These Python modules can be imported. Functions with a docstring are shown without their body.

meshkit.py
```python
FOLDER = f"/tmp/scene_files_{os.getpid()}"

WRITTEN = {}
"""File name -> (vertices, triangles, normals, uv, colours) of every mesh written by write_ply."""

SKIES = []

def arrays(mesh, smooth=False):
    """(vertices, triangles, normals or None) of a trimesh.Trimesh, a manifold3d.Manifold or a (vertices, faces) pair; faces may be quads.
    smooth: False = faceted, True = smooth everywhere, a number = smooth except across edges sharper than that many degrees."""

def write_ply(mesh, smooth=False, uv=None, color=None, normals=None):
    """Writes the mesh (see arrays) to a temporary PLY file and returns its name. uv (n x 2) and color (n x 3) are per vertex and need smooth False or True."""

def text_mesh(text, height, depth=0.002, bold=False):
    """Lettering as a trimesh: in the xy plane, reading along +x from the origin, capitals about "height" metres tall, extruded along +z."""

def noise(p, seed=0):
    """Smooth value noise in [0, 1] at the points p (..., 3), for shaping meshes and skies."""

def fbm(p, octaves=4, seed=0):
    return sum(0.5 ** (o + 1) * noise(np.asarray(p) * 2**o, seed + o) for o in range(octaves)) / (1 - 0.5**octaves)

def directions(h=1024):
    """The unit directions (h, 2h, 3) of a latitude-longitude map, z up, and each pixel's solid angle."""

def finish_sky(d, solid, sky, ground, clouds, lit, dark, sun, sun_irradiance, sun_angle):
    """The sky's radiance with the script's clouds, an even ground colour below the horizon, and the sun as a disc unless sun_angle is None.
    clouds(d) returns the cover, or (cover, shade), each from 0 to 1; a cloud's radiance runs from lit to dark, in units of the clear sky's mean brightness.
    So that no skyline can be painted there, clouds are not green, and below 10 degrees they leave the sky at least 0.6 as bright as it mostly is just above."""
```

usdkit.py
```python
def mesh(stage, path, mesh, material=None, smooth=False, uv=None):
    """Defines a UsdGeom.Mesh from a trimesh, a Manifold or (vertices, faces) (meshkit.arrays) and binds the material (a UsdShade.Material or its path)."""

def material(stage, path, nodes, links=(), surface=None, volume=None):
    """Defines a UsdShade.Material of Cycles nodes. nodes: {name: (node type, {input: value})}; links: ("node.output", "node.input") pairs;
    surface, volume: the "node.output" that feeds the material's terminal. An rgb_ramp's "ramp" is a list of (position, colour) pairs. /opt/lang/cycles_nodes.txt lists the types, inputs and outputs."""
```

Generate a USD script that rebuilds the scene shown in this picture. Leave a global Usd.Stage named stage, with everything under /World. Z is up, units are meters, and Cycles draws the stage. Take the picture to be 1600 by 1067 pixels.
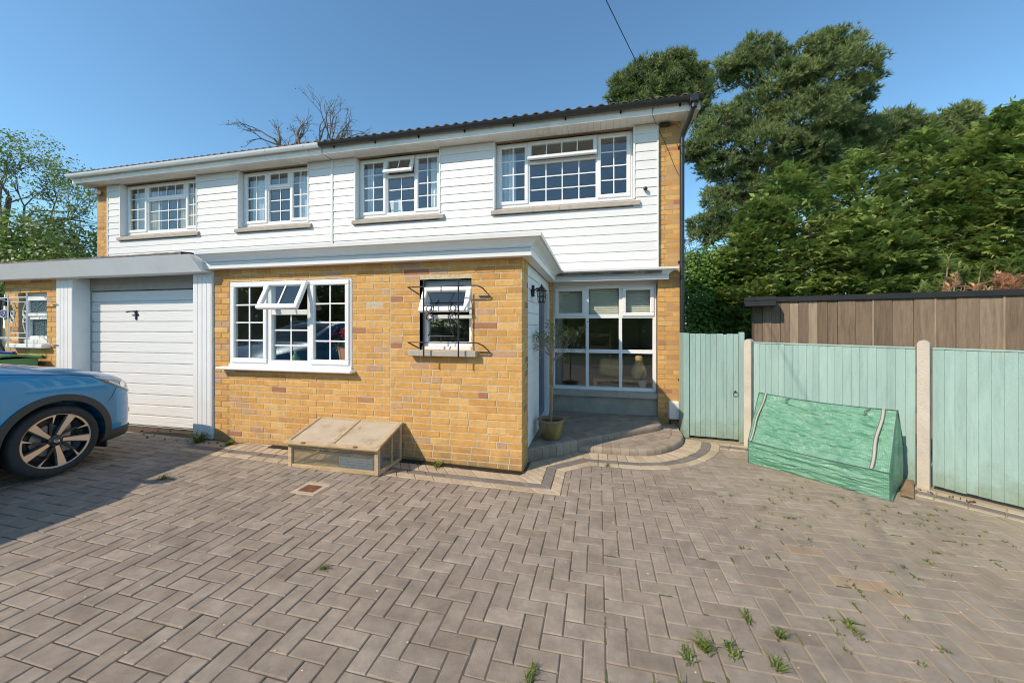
import math, random
import numpy as np, trimesh, manifold3d as m3
import usdkit, meshkit
from shapely.geometry import Polygon, box as sbox, LineString, Point
from shapely.ops import unary_union
from shapely import affinity
from pxr import Usd, UsdGeom, UsdLux, UsdShade, Gf, Sdf, Vt
rng = np.random.default_rng(7); random.seed(7)
stage = Usd.Stage.CreateInMemory()
UsdGeom.SetStageUpAxis(stage, 'Z'); UsdGeom.SetStageMetersPerUnit(stage, 1.0)
UsdGeom.Xform.Define(stage, '/World'); UsdGeom.Scope.Define(stage, '/World/Looks')
PI = math.pi
# ------------------------------------------------------------------ camera, sky, sun, exposure
cam = UsdGeom.Camera.Define(stage, '/World/camera')
cam.AddTranslateOp().Set(Gf.Vec3d(0, 0, 1.573)); cam.AddRotateZOp().Set(12.95); cam.AddRotateXOp().Set(90)
cam.CreateHorizontalApertureAttr(36.0); cam.CreateVerticalApertureAttr(36.0*682/1024)
cam.CreateFocalLengthAttr(36.0*587/1600); cam.CreateVerticalApertureOffsetAttr(-24.5/1600*36.0)
cam.CreateFStopAttr(0.0); cam.CreateClippingRangeAttr(Gf.Vec2f(0.05, 2000))
cam.CreateExposureAttr(0.55)
SUN_EL, SUN_AZ = math.radians(39.5), math.atan2(-0.656, -0.755)
sx, sy, sz = math.sin(SUN_AZ)*math.cos(SUN_EL), math.cos(SUN_AZ)*math.cos(SUN_EL), math.sin(SUN_EL)
dome = UsdLux.DomeLight.Define(stage, '/World/sky')
dome.GetPrim().SetCustomDataByKey('kind', 'structure')
skym = usdkit.material(stage, '/World/Looks/sky', {
    'sky': ('sky_texture', {'sky_type': 'single_scattering', 'sun_disc': False, 'sun_elevation': SUN_EL, 'sun_rotation': SUN_AZ, 'altitude': 50.0, 'air_density': 1.0, 'aerosol_density': 0.28, 'ozone_density': 2.5}),
    'tint': ('mix_color', {'blend_type': 'multiply', 'fac': 1.0, 'b': (0.69, 0.905, 0.92), 'use_clamp': False}),
    'bg': ('background_shader', {'strength': 0.15})}, [('sky.color', 'tint.a'), ('tint.result', 'bg.color')], surface='bg.background')
UsdShade.MaterialBindingAPI.Apply(dome.GetPrim()).Bind(skym)
sun = UsdLux.DistantLight.Define(stage, '/World/sun')
sun.CreateIntensityAttr(0.83); sun.CreateAngleAttr(0.5); sun.CreateNormalizeAttr(True); sun.CreateColorAttr(Gf.Vec3f(1.0, 0.88, 0.72))
sun.AddRotateZOp().Set(math.degrees(math.atan2(sy, sx))+90); sun.AddRotateXOp().Set(90-math.degrees(SUN_EL))

# ------------------------------------------------------------------ helpers
used = {}
def numbered(parent, name):
    k = used.get((parent, name), 0); used[(parent, name)] = k+1
    return f'{parent}/{name}' if k == 0 else f'{parent}/{name}_{k:03d}'
def meta(p, label=None, cat=None, group=None, kind=None):
    for k, v in (('label', label), ('category', cat), ('group', group), ('kind', kind)):
        if v: p.SetCustomDataByKey(k, v)
    return p
class Thing:
    def __init__(s, name, label, cat, loc=(0, 0, 0), rz=0.0, group=None, kind=None):
        s.path = numbered('/World', name); s.loc = np.array(loc, float); s.rz = rz
        x = UsdGeom.Xform.Define(stage, s.path); x.AddTranslateOp().Set(Gf.Vec3d(*map(float, loc))); x.AddRotateZOp().Set(math.degrees(rz))
        s.prim = x.GetPrim(); meta(s.prim, label, cat, group, kind)
    def local(s, v):
        c, n = math.cos(-s.rz), math.sin(-s.rz); d = np.asarray(v, float)-s.loc
        return np.stack([d[:, 0]*c-d[:, 1]*n, d[:, 0]*n+d[:, 1]*c, d[:, 2]], 1)
class Part:
    def __init__(s, path, root, prim): s.path, s.root, s.prim = path, root, prim
def join(ms):
    vs, fs, ts, n = [], [], [], 0
    for m in ms:
        v, f = np.asarray(m[0], float), np.asarray(m[1], int)
        if f.ndim == 2 and f.shape[1] == 4: f = np.vstack([f[:, [0, 1, 2]], f[:, [0, 2, 3]]])
        vs.append(v); fs.append(f+n); n += len(v); ts.append(np.full(len(v), m[2] if len(m) > 2 else 0.5))
    return np.vstack(vs), np.vstack(fs), np.concatenate(ts)
def tm(m):
    """trimesh or manifold to (v, f)"""
    if hasattr(m, 'to_mesh'):
        q = m.to_mesh(); return np.array(q.vert_properties[:, :3], float), np.array(q.tri_verts, int)
    return np.array(m.vertices), np.array(m.faces)
def put(parent, name, ms, mat, label=None, smooth=False, kind=None, cat=None, group=None):
    """ms: list of (v, f[, tone]) in world coordinates; becomes ONE mesh named name under parent (Thing, Part or None for /World)."""
    if isinstance(ms, tuple): ms = [ms]
    v, f, t = join(ms)
    root = parent.root if isinstance(parent, Part) else parent
    if root is not None: v = root.local(v)
    path = numbered(parent.path if parent is not None else '/World', name)
    tones = any(len(m) > 2 for m in ms)
    if tones: smooth = False
    g = usdkit.mesh(stage, path, (v, f), M[mat], smooth=smooth)
    if tones: UsdGeom.PrimvarsAPI(g).CreatePrimvar('tone', Sdf.ValueTypeNames.FloatArray, 'vertex').Set(Vt.FloatArray.FromNumpy(t.astype(np.float32)))
    p = g.GetPrim(); meta(p, label, cat, group, kind)
    return Part(path, root, p)
BF = np.array([[0,2,1],[0,3,2],[4,5,6],[4,6,7],[0,1,5],[0,5,4],[1,2,6],[1,6,5],[2,3,7],[2,7,6],[3,0,4],[3,4,7]])
def box(a, b, *t):
    x0, y0, z0 = a; x1, y1, z1 = b
    x0, x1 = min(x0, x1), max(x0, x1); y0, y1 = min(y0, y1), max(y0, y1); z0, z1 = min(z0, z1), max(z0, z1)
    v = np.array([[x0,y0,z0],[x1,y0,z0],[x1,y1,z0],[x0,y1,z0],[x0,y0,z1],[x1,y0,z1],[x1,y1,z1],[x0,y1,z1]], float)
    return (v, BF, *t)
def _ct():
    v = []
    for s in np.ndindex(2, 2, 2):
        for k in range(3):
            p = np.array([1.0 if q else -1.0 for q in s])
            for j in range(3):
                if j != k: p[j] *= 0.8
            v.append(p)
    v = np.array(v); h = trimesh.convex.convex_hull(v)
    idx = [int(np.argmin(np.abs(v-p).sum(1))) for p in h.vertices]
    return v, np.array(idx)[h.faces]
CTV, CTF = _ct()
def cbox(a, b, c=0.004, *t):
    """box with chamfered edges"""
    a, b = np.minimum(a, b).astype(float), np.maximum(a, b).astype(float)
    h = (b-a)/2; c = min(c, h.min()*0.8)
    v = np.where(np.abs(CTV) > 0.9, np.sign(CTV)*h, np.sign(CTV)*(h-c))+(a+b)/2
    return (v, CTF, *t)
def tube(pts, r, n=6, closed=False, caps=True):
    p = np.asarray(pts, float); m = len(p); r = np.broadcast_to(np.asarray(r, float), (m,))
    t = np.gradient(p, axis=0) if not closed else np.roll(p, -1, 0)-np.roll(p, 1, 0)
    t /= np.linalg.norm(t, axis=1, keepdims=True)+1e-12
    ref = np.array([0, 0, 1.0]) if abs(t[:, 2]).mean() < 0.8 else np.array([0.3, 1.0, 0])
    a = np.cross(t, ref); a /= np.linalg.norm(a, axis=1, keepdims=True)+1e-12; b = np.cross(t, a)
    g = np.arange(n)*2*PI/n
    v = (p[:, None]+r[:, None, None]*(np.cos(g)[None, :, None]*a[:, None]+np.sin(g)[None, :, None]*b[:, None])).reshape(-1, 3)
    f = []
    for i in range(m if closed else m-1):
        j = (i+1) % m
        for k in range(n):
            q = (k+1) % n; f += [[i*n+k, j*n+k, j*n+q], [i*n+k, j*n+q, i*n+q]]
    if caps and not closed:
        for e, o in ((0, 1), (m-1, -1)):
            for k in range(1, n-1): f.append([e*n, e*n+k, e*n+k+1][::o])
    return v, np.array(f)
def lathe(prof, n=24, at=(0, 0, 0)):
    """prof: (r, z) list"""
    p = np.asarray(prof, float); g = np.arange(n)*2*PI/n; m = len(p)
    v = np.stack([p[:, 0, None]*np.cos(g), p[:, 0, None]*np.sin(g), np.broadcast_to(p[:, 1, None], (m, n))], -1).reshape(-1, 3)+np.array(at)
    f = []
    for i in range(m-1):
        for k in range(n):
            q = (k+1) % n; f += [[i*n+k, i*n+q, (i+1)*n+q], [i*n+k, (i+1)*n+q, (i+1)*n+k]]
    return v, np.array(f)
def extrude(poly, z0, z1, *t):
    out = []
    for g in getattr(poly, 'geoms', [poly]):
        if g.geom_type == 'Polygon' and g.area > 1e-6:
            m = trimesh.creation.extrude_polygon(g, z1-z0, engine='earcut'); v = np.array(m.vertices); v[:, 2] += z0
            out.append((v, np.array(m.faces), *t))
    return out
def xf(m, R=None, T=None):
    v = np.asarray(m[0], float)
    if R is not None: v = v@np.asarray(R).T
    if T is not None: v = v+np.asarray(T)
    return (v, *m[1:])
def rotm(axis, ang):
    return trimesh.transformations.rotation_matrix(ang, axis)[:3, :3]
def quad(*p): return (np.array(p, float), np.array([[0, 1, 2], [0, 2, 3]]))
def gz(x): return 0.017*np.maximum(0, -0.7-np.asarray(x))      # the drive rises a little to the left
def ground(m):
    v = np.array(m[0], float); v[:, 2] += gz(v[:, 0]); return (v, *m[1:])

# ------------------------------------------------------------------ materials
M = {}
def mat(name, nodes, links, surface='p.BSDF'):
    M[name] = usdkit.material(stage, '/World/Looks/'+name, nodes, links, surface=surface)
def plain(name, col, rough=0.5, metal=0.0, var=0.0, scale=6.0, bump=0.0, bscale=60.0, coat=0.0, spec=0.5, stretch=(1, 1, 1), dirt=None, dscale=2.0, damt=0.5):
    """base colour with soft mottling, optional stains (dirt colour) and a fine bump"""
    n = {'p': ('principled_bsdf', {'roughness': rough, 'metallic': metal, 'coat_weight': coat, 'coat_roughness': 0.05, 'specular_ior_level': spec}), 'g': ('geometry', {}),
         'm': ('mapping', {'scale': stretch})}
    l = [('g.position', 'm.vector')]
    c0 = np.array(col)
    n['n'] = ('noise_texture', {'scale': scale, 'detail': 6.0, 'roughness': 0.6}); l.append(('m.vector', 'n.vector'))
    n['r'] = ('rgb_ramp', {'ramp': [(0.3, tuple(c0*(1-var))), (0.7, tuple(np.minimum(c0*(1+var), 0.95)))]}); l.append(('n.fac', 'r.fac'))
    out = 'r.color'
    if dirt is not None:
        n['n2'] = ('noise_texture', {'scale': dscale, 'detail': 8.0, 'roughness': 0.7}); l.append(('m.vector', 'n2.vector'))
        n['mr'] = ('map_range', {'from_min': 0.5, 'from_max': 0.75, 'to_min': 0.0, 'to_max': damt, 'clamp': True}); l.append(('n2.fac', 'mr.value'))
        n['mx'] = ('mix_color', {'b': dirt}); l += [('mr.result', 'mx.fac'), (out, 'mx.a')]; out = 'mx.result'
    l.append((out, 'p.base_color'))
    if bump:
        n['n3'] = ('noise_texture', {'scale': bscale, 'detail': 4.0}); n['b'] = ('bump', {'strength': bump, 'distance': 0.01})
        l += [('m.vector', 'n3.vector'), ('n3.fac', 'b.height'), ('b.normal', 'p.normal')]
    mat(name, n, l)
def toned(name, ramp, rough=0.85, var=0.25, scale=9.0, bump=0.5, bscale=70.0, fine=0.0, tone='tone', stretch=(1, 1, 1), blotch=None, bl_scale=7.0, bl=(0.55, 0.75, 0.6), film=None, splash=None):
    """colour by the piece's own tone (primvar), mottled"""
    n = {'a': ('attribute', {'attribute': tone}), 'r': ('rgb_ramp', {'ramp': ramp}), 'g': ('geometry', {}), 'm': ('mapping', {'scale': stretch}),
         'n': ('noise_texture', {'scale': scale, 'detail': 10.0, 'roughness': 0.72}), 'k': ('map_range', {'from_min': 0.3, 'from_max': 0.7, 'to_min': 1-var, 'to_max': 1+var}),
         'x': ('mix_color', {'blend_type': 'multiply', 'fac': 1.0, 'use_clamp': False}), 'p': ('principled_bsdf', {'roughness': rough, 'specular_ior_level': 0.3}),
         'n3': ('noise_texture', {'scale': bscale, 'detail': 5.0, 'roughness': 0.7}), 'b': ('bump', {'strength': bump, 'distance': 0.006}), 'cc': ('combine_color', {})}
    l = [('a.fac', 'r.fac'), ('g.position', 'm.vector'), ('m.vector', 'n.vector'), ('n.fac', 'k.value'), ('k.result', 'cc.r'), ('k.result', 'cc.g'), ('k.result', 'cc.b'),
         ('r.color', 'x.a'), ('cc.color', 'x.b'), ('m.vector', 'n3.vector'), ('n3.fac', 'b.height'), ('b.normal', 'p.normal')]
    out = 'x.result'
    if blotch is not None:
        n['nb'] = ('noise_texture', {'scale': bl_scale, 'detail': 6.0, 'roughness': 0.7}); n['kb'] = ('map_range', {'from_min': bl[0], 'from_max': bl[1], 'to_min': 0.0, 'to_max': bl[2], 'clamp': True})
        n['xb'] = ('mix_color', {'b': blotch}); l += [('m.vector', 'nb.vector'), ('nb.fac', 'kb.value'), ('kb.result', 'xb.fac'), (out, 'xb.a')]; out = 'xb.result'
    if splash is not None:    # dirt and algae splashed up from the ground: colour, height, amount
        n['zz'] = ('separate_xyz', {}); n['zk'] = ('map_range', {'from_min': 0.0, 'from_max': splash[1], 'to_min': 0.32, 'to_max': -0.25}); n['zn'] = ('noise_texture', {'scale': 6.0, 'detail': 8.0, 'roughness': 0.7})
        n['za'] = ('math', {'math_type': 'add'}); n['zl'] = ('map_range', {'from_min': 0.5, 'from_max': 0.9, 'to_min': 0.0, 'to_max': splash[2], 'clamp': True}); n['zm'] = ('mix_color', {'b': splash[0]})
        l += [('g.position', 'zz.vector'), ('zz.z', 'zk.value'), ('g.position', 'zn.vector'), ('zk.result', 'za.value1'), ('zn.fac', 'za.value2'), ('za.value', 'zl.value'), ('zl.result', 'zm.fac'), (out, 'zm.a')]; out = 'zm.result'
    if film is not None:      # sandy film washed over the paving, patchy, thicker towards the fence side
        n['sx'] = ('separate_xyz', {}); n['fx'] = ('map_range', {'from_min': -1.0, 'from_max': 4.0, 'to_min': -0.32, 'to_max': 0.30}); n['fn'] = ('noise_texture', {'scale': 0.9, 'detail': 9.0, 'roughness': 0.72})
        n['fa'] = ('math', {'math_type': 'add'}); n['fk'] = ('map_range', {'from_min': 0.45, 'from_max': 0.85, 'to_min': 0.0, 'to_max': 0.75, 'clamp': True}); n['fm'] = ('mix_color', {'b': film})
        l += [('g.position', 'sx.vector'), ('sx.x', 'fx.value'), ('g.position', 'fn.vector'), ('fx.result', 'fa.value1'), ('fn.fac', 'fa.value2'), ('fa.value', 'fk.value'), ('fk.result', 'fm.fac'), (out, 'fm.a')]; out = 'fm.result'
    l.append((out, 'p.base_color')); mat(name, n, l)
def leaf(name, c1, c2, trans=0.35, rough=0.5, pscale=1.2):
    mat(name, {'g': ('geometry', {}), 'n': ('noise_texture', {'scale': pscale, 'detail': 3.0}), 'ad': ('math', {'math_type': 'multiply_add', 'value2': 0.35}),
               'r': ('rgb_ramp', {'ramp': [(0.38, c1), (0.85, c2)]}), 'p': ('principled_bsdf', {'roughness': rough, 'specular_ior_level': 0.35}),
               't': ('translucent_bsdf', {}), 'mx': ('mix_closure', {'fac': trans})},
        [('g.position', 'n.vector'), ('g.random_per_island', 'ad.value1'), ('n.fac', 'ad.value3'), ('ad.value', 'r.fac'), ('r.color', 'p.base_color'), ('r.color', 't.color'),
         ('p.BSDF', 'mx.closure1'), ('t.BSDF', 'mx.closure2')], 'mx.closure')
SCHLICK = ({'gg': ('geometry', {}), 'dt': ('vector_math', {'math_type': 'dot_product'}), 'ab': ('math', {'math_type': 'absolute'}), 'om': ('math', {'math_type': 'subtract', 'value1': 1.0}), 'pw': ('math', {'math_type': 'power', 'value2': 5.0})},
    [('gg.incoming', 'dt.vector1'), ('gg.normal', 'dt.vector2'), ('dt.value', 'ab.value1'), ('ab.value', 'om.value2'), ('om.value', 'pw.value1'), ('pw.value', 'sc.value1')])
def pane(name, r0=0.08, tint=(0.95, 0.97, 0.96), rough=0.0):
    """thin sheet of glass: reflects by angle, the same from both sides, and lets the rest through"""
    mat(name, {**SCHLICK[0], 'sc': ('math', {'math_type': 'multiply_add', 'value2': 1-r0, 'value3': r0}), 't': ('transparent_bsdf', {'color': tint}), 'g': ('glossy_bsdf', {'color': (0.95, 0.97, 1.0), 'roughness': rough}), 'mx': ('mix_closure', {})},
        SCHLICK[1]+[('sc.value', 'mx.fac'), ('t.BSDF', 'mx.closure1'), ('g.BSDF', 'mx.closure2')], 'mx.closure')
BR = [(0.0, (0.36, 0.16, 0.085)), (0.07, (0.40, 0.20, 0.10)), (0.08, (0.47, 0.28, 0.165)), (0.17, (0.52, 0.31, 0.16)), (0.18, (0.50, 0.255, 0.078)), (0.55, (0.59, 0.315, 0.092)), (0.8, (0.63, 0.355, 0.115)), (1.0, (0.66, 0.405, 0.15))]
toned('brick', BR, var=0.16, scale=13.0, bump=0.6, bscale=90.0, blotch=(0.44, 0.215, 0.10), bl_scale=6.0, bl=(0.56, 0.74, 0.6), splash=((0.20, 0.15, 0.085), 0.45, 0.75))
plain('mortar_grey', (0.33, 0.25, 0.155), 0.95, var=0.2, scale=30, bump=0.6, bscale=150)
plain('mortar_pale', (0.55, 0.44, 0.29), 0.95, var=0.2, scale=30, bump=0.6, bscale=150)
plain('upvc', (0.80, 0.785, 0.765), 0.3, var=0.02, scale=2)
plain('white_board', (0.735, 0.712, 0.685), 0.45, var=0.03, scale=3, bump=0.12, bscale=25, stretch=(0.12, 1, 3), dirt=(0.48, 0.45, 0.40), dscale=2.2, damt=0.32)
plain('white_paint', (0.74, 0.72, 0.695), 0.4, var=0.03, scale=4, dirt=(0.5, 0.48, 0.44), dscale=3, damt=0.2)
plain('soffit', (0.84, 0.80, 0.73), 0.5, var=0.06, scale=3, dirt=(0.45, 0.39, 0.32), dscale=2.2, damt=0.45)
plain('concrete', (0.42, 0.37, 0.31), 0.9, var=0.15, scale=8, bump=0.4, bscale=80, dirt=(0.22, 0.20, 0.17), dscale=4, damt=0.4)
plain('post_concrete', (0.52, 0.455, 0.375), 0.9, var=0.15, scale=6, bump=0.5, bscale=70, dirt=(0.33, 0.28, 0.2), dscale=3, damt=0.45)
plain('render_grey', (0.38, 0.335, 0.27), 0.95, var=0.15, scale=5, bump=0.4, bscale=70, dirt=(0.15, 0.14, 0.12), dscale=3, damt=0.4)
plain('black_plastic', (0.022, 0.021, 0.02), 0.35, var=0.2, scale=4)
plain('black_metal', (0.02, 0.02, 0.022), 0.45, var=0.2, scale=20)
plain('white_metal', (0.78, 0.78, 0.76), 0.4, var=0.03)
plain('grey_metal', (0.30, 0.31, 0.32), 0.4, metal=0.6, var=0.1)
plain('felt', (0.13, 0.115, 0.10), 0.95, var=0.4, scale=9, bump=0.8, bscale=50, dirt=(0.42, 0.39, 0.33), dscale=6, damt=0.7)
plain('tile', (0.17, 0.125, 0.10), 0.85, var=0.3, scale=8, bump=0.4, dirt=(0.22, 0.2, 0.15), dscale=5, damt=0.6)
plain('door_grey', (0.09, 0.10, 0.12), 0.4, var=0.08)
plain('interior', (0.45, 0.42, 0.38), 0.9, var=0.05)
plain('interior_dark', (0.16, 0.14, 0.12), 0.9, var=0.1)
plain('oak', (0.36, 0.21, 0.10), 0.6, var=0.2, stretch=(1, 8, 8))
plain('curtain_white', (0.80, 0.82, 0.84), 0.9, var=0.03)
plain('curtain_beige', (0.62, 0.52, 0.36), 0.9, var=0.05)
plain('blind', (0.66, 0.64, 0.54), 0.8, var=0.06)
plain('terracotta', (0.52, 0.23, 0.11), 0.8, var=0.12, scale=10)
plain('gourd', (0.50, 0.33, 0.15), 0.6, var=0.15, scale=12)
plain('glazed_olive', (0.15, 0.115, 0.035), 0.18, var=0.18, scale=5, coat=0.6)
plain('pot_rim', (0.25, 0.17, 0.09), 0.4, var=0.2, scale=8)
plain('soil', (0.05, 0.035, 0.025), 0.95, var=0.4, scale=40, bump=1.0)
plain('bark', (0.13, 0.095, 0.07), 0.95, var=0.35, scale=14, bump=0.8, bscale=30, stretch=(1, 1, 0.3))
plain('pale_bark', (0.30, 0.23, 0.16), 0.9, var=0.3, scale=20, bump=0.5)
plain('pine_bark', (0.17, 0.10, 0.07), 0.95, var=0.4, scale=10, bump=0.9, bscale=20, stretch=(1, 1, 0.4))
PAVE = [(0.0, (0.262, 0.206, 0.157)), (0.5, (0.305, 0.243, 0.190)), (0.93, (0.348, 0.282, 0.222)), (0.94, (0.345, 0.24, 0.16)), (1.0, (0.345, 0.24, 0.16))]
toned('paver_grey', PAVE, var=0.26, scale=9.0, bump=0.7, bscale=240.0, blotch=(0.14, 0.112, 0.088), bl_scale=1.5, bl=(0.48, 0.8, 0.7), film=(0.40, 0.325, 0.215))
toned('paver_buff', [(0, (0.40, 0.305, 0.205)), (1, (0.50, 0.395, 0.275))], var=0.16, scale=9.0, bump=0.6, bscale=200.0, blotch=(0.24, 0.19, 0.13), bl_scale=5.0)
toned('paver_dark', [(0, (0.17, 0.145, 0.125)), (1, (0.21, 0.18, 0.155))], var=0.15, scale=9.0, bump=0.6, bscale=200.0)
toned('step_block', [(0, (0.27, 0.21, 0.16)), (1, (0.36, 0.285, 0.215))], var=0.15, scale=9.0, bump=0.6, bscale=200.0, blotch=(0.19, 0.145, 0.105))
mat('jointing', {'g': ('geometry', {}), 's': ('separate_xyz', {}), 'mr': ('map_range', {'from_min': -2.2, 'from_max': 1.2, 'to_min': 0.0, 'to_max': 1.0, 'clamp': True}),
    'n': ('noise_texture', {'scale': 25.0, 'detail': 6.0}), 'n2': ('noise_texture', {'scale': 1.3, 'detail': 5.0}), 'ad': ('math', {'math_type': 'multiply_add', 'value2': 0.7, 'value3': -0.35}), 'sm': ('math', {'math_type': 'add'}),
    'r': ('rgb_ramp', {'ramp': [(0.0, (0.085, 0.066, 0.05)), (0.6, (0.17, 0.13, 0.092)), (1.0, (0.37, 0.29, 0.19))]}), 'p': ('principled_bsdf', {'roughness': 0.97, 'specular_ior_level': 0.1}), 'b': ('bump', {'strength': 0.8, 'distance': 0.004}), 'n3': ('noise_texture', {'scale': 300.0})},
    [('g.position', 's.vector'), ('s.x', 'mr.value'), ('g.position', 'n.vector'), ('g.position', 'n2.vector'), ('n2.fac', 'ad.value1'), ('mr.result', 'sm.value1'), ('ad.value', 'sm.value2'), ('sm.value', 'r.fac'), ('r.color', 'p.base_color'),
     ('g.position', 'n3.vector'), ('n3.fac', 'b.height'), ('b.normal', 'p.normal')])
toned('teal', [(0, (0.285, 0.405, 0.36)), (1, (0.34, 0.465, 0.42))], rough=0.75, var=0.17, scale=5.0, bump=0.6, bscale=60.0, stretch=(3, 3, 0.35), blotch=(0.22, 0.30, 0.25), bl_scale=2.5, bl=(0.53, 0.8, 0.65), splash=((0.20, 0.24, 0.15), 0.55, 0.8))
toned('shed_wood', [(0, (0.135, 0.095, 0.062)), (0.6, (0.215, 0.157, 0.105)), (1, (0.32, 0.245, 0.17))], rough=0.85, var=0.35, scale=6.0, bump=0.6, bscale=40.0, stretch=(6, 6, 0.5), blotch=(0.09, 0.06, 0.042), bl_scale=3.0, bl=(0.58, 0.75, 0.6))
toned('frame_wood', [(0, (0.36, 0.25, 0.135)), (1, (0.54, 0.40, 0.23))], rough=0.8, var=0.3, scale=7.0, bump=0.5, bscale=60.0, stretch=(1, 4, 4), blotch=(0.16, 0.10, 0.055), bl_scale=4.0)
plain('plank', (0.25, 0.165, 0.095), 0.85, var=0.35, scale=9, bump=0.6, stretch=(1, 1, 5))
mat('cloudy_sheet', {'g': ('geometry', {}), 'n': ('noise_texture', {'scale': 5.0, 'detail': 8.0, 'roughness': 0.7}), 'r': ('rgb_ramp', {'ramp': [(0.35, (0.80, 0.72, 0.58)), (0.55, (0.74, 0.63, 0.48)), (0.70, (0.46, 0.33, 0.20))]}), 'p': ('principled_bsdf', {'roughness': 0.5}), 't': ('translucent_bsdf', {}), 'mx': ('mix_closure', {'fac': 0.5})},
    [('g.position', 'n.vector'), ('n.fac', 'r.fac'), ('r.color', 'p.base_color'), ('r.color', 't.color'), ('p.BSDF', 'mx.closure1'), ('t.BSDF', 'mx.closure2')], 'mx.closure')
mat('misty_sheet', {**SCHLICK[0], 'sc': ('math', {'math_type': 'multiply_add', 'value2': 0.96, 'value3': 0.03}), 't': ('transparent_bsdf', {'color': (0.88, 0.86, 0.78)}), 'd': ('principled_bsdf', {'base_color': (0.52, 0.48, 0.38), 'roughness': 0.35}), 'mx': ('mix_closure', {'fac': 0.10}), 'g': ('glossy_bsdf', {'roughness': 0.12}), 'm2': ('mix_closure', {})},
    SCHLICK[1]+[('t.BSDF', 'mx.closure1'), ('d.BSDF', 'mx.closure2'), ('mx.closure', 'm2.closure1'), ('g.BSDF', 'm2.closure2'), ('sc.value', 'm2.fac')], 'm2.closure')
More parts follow.
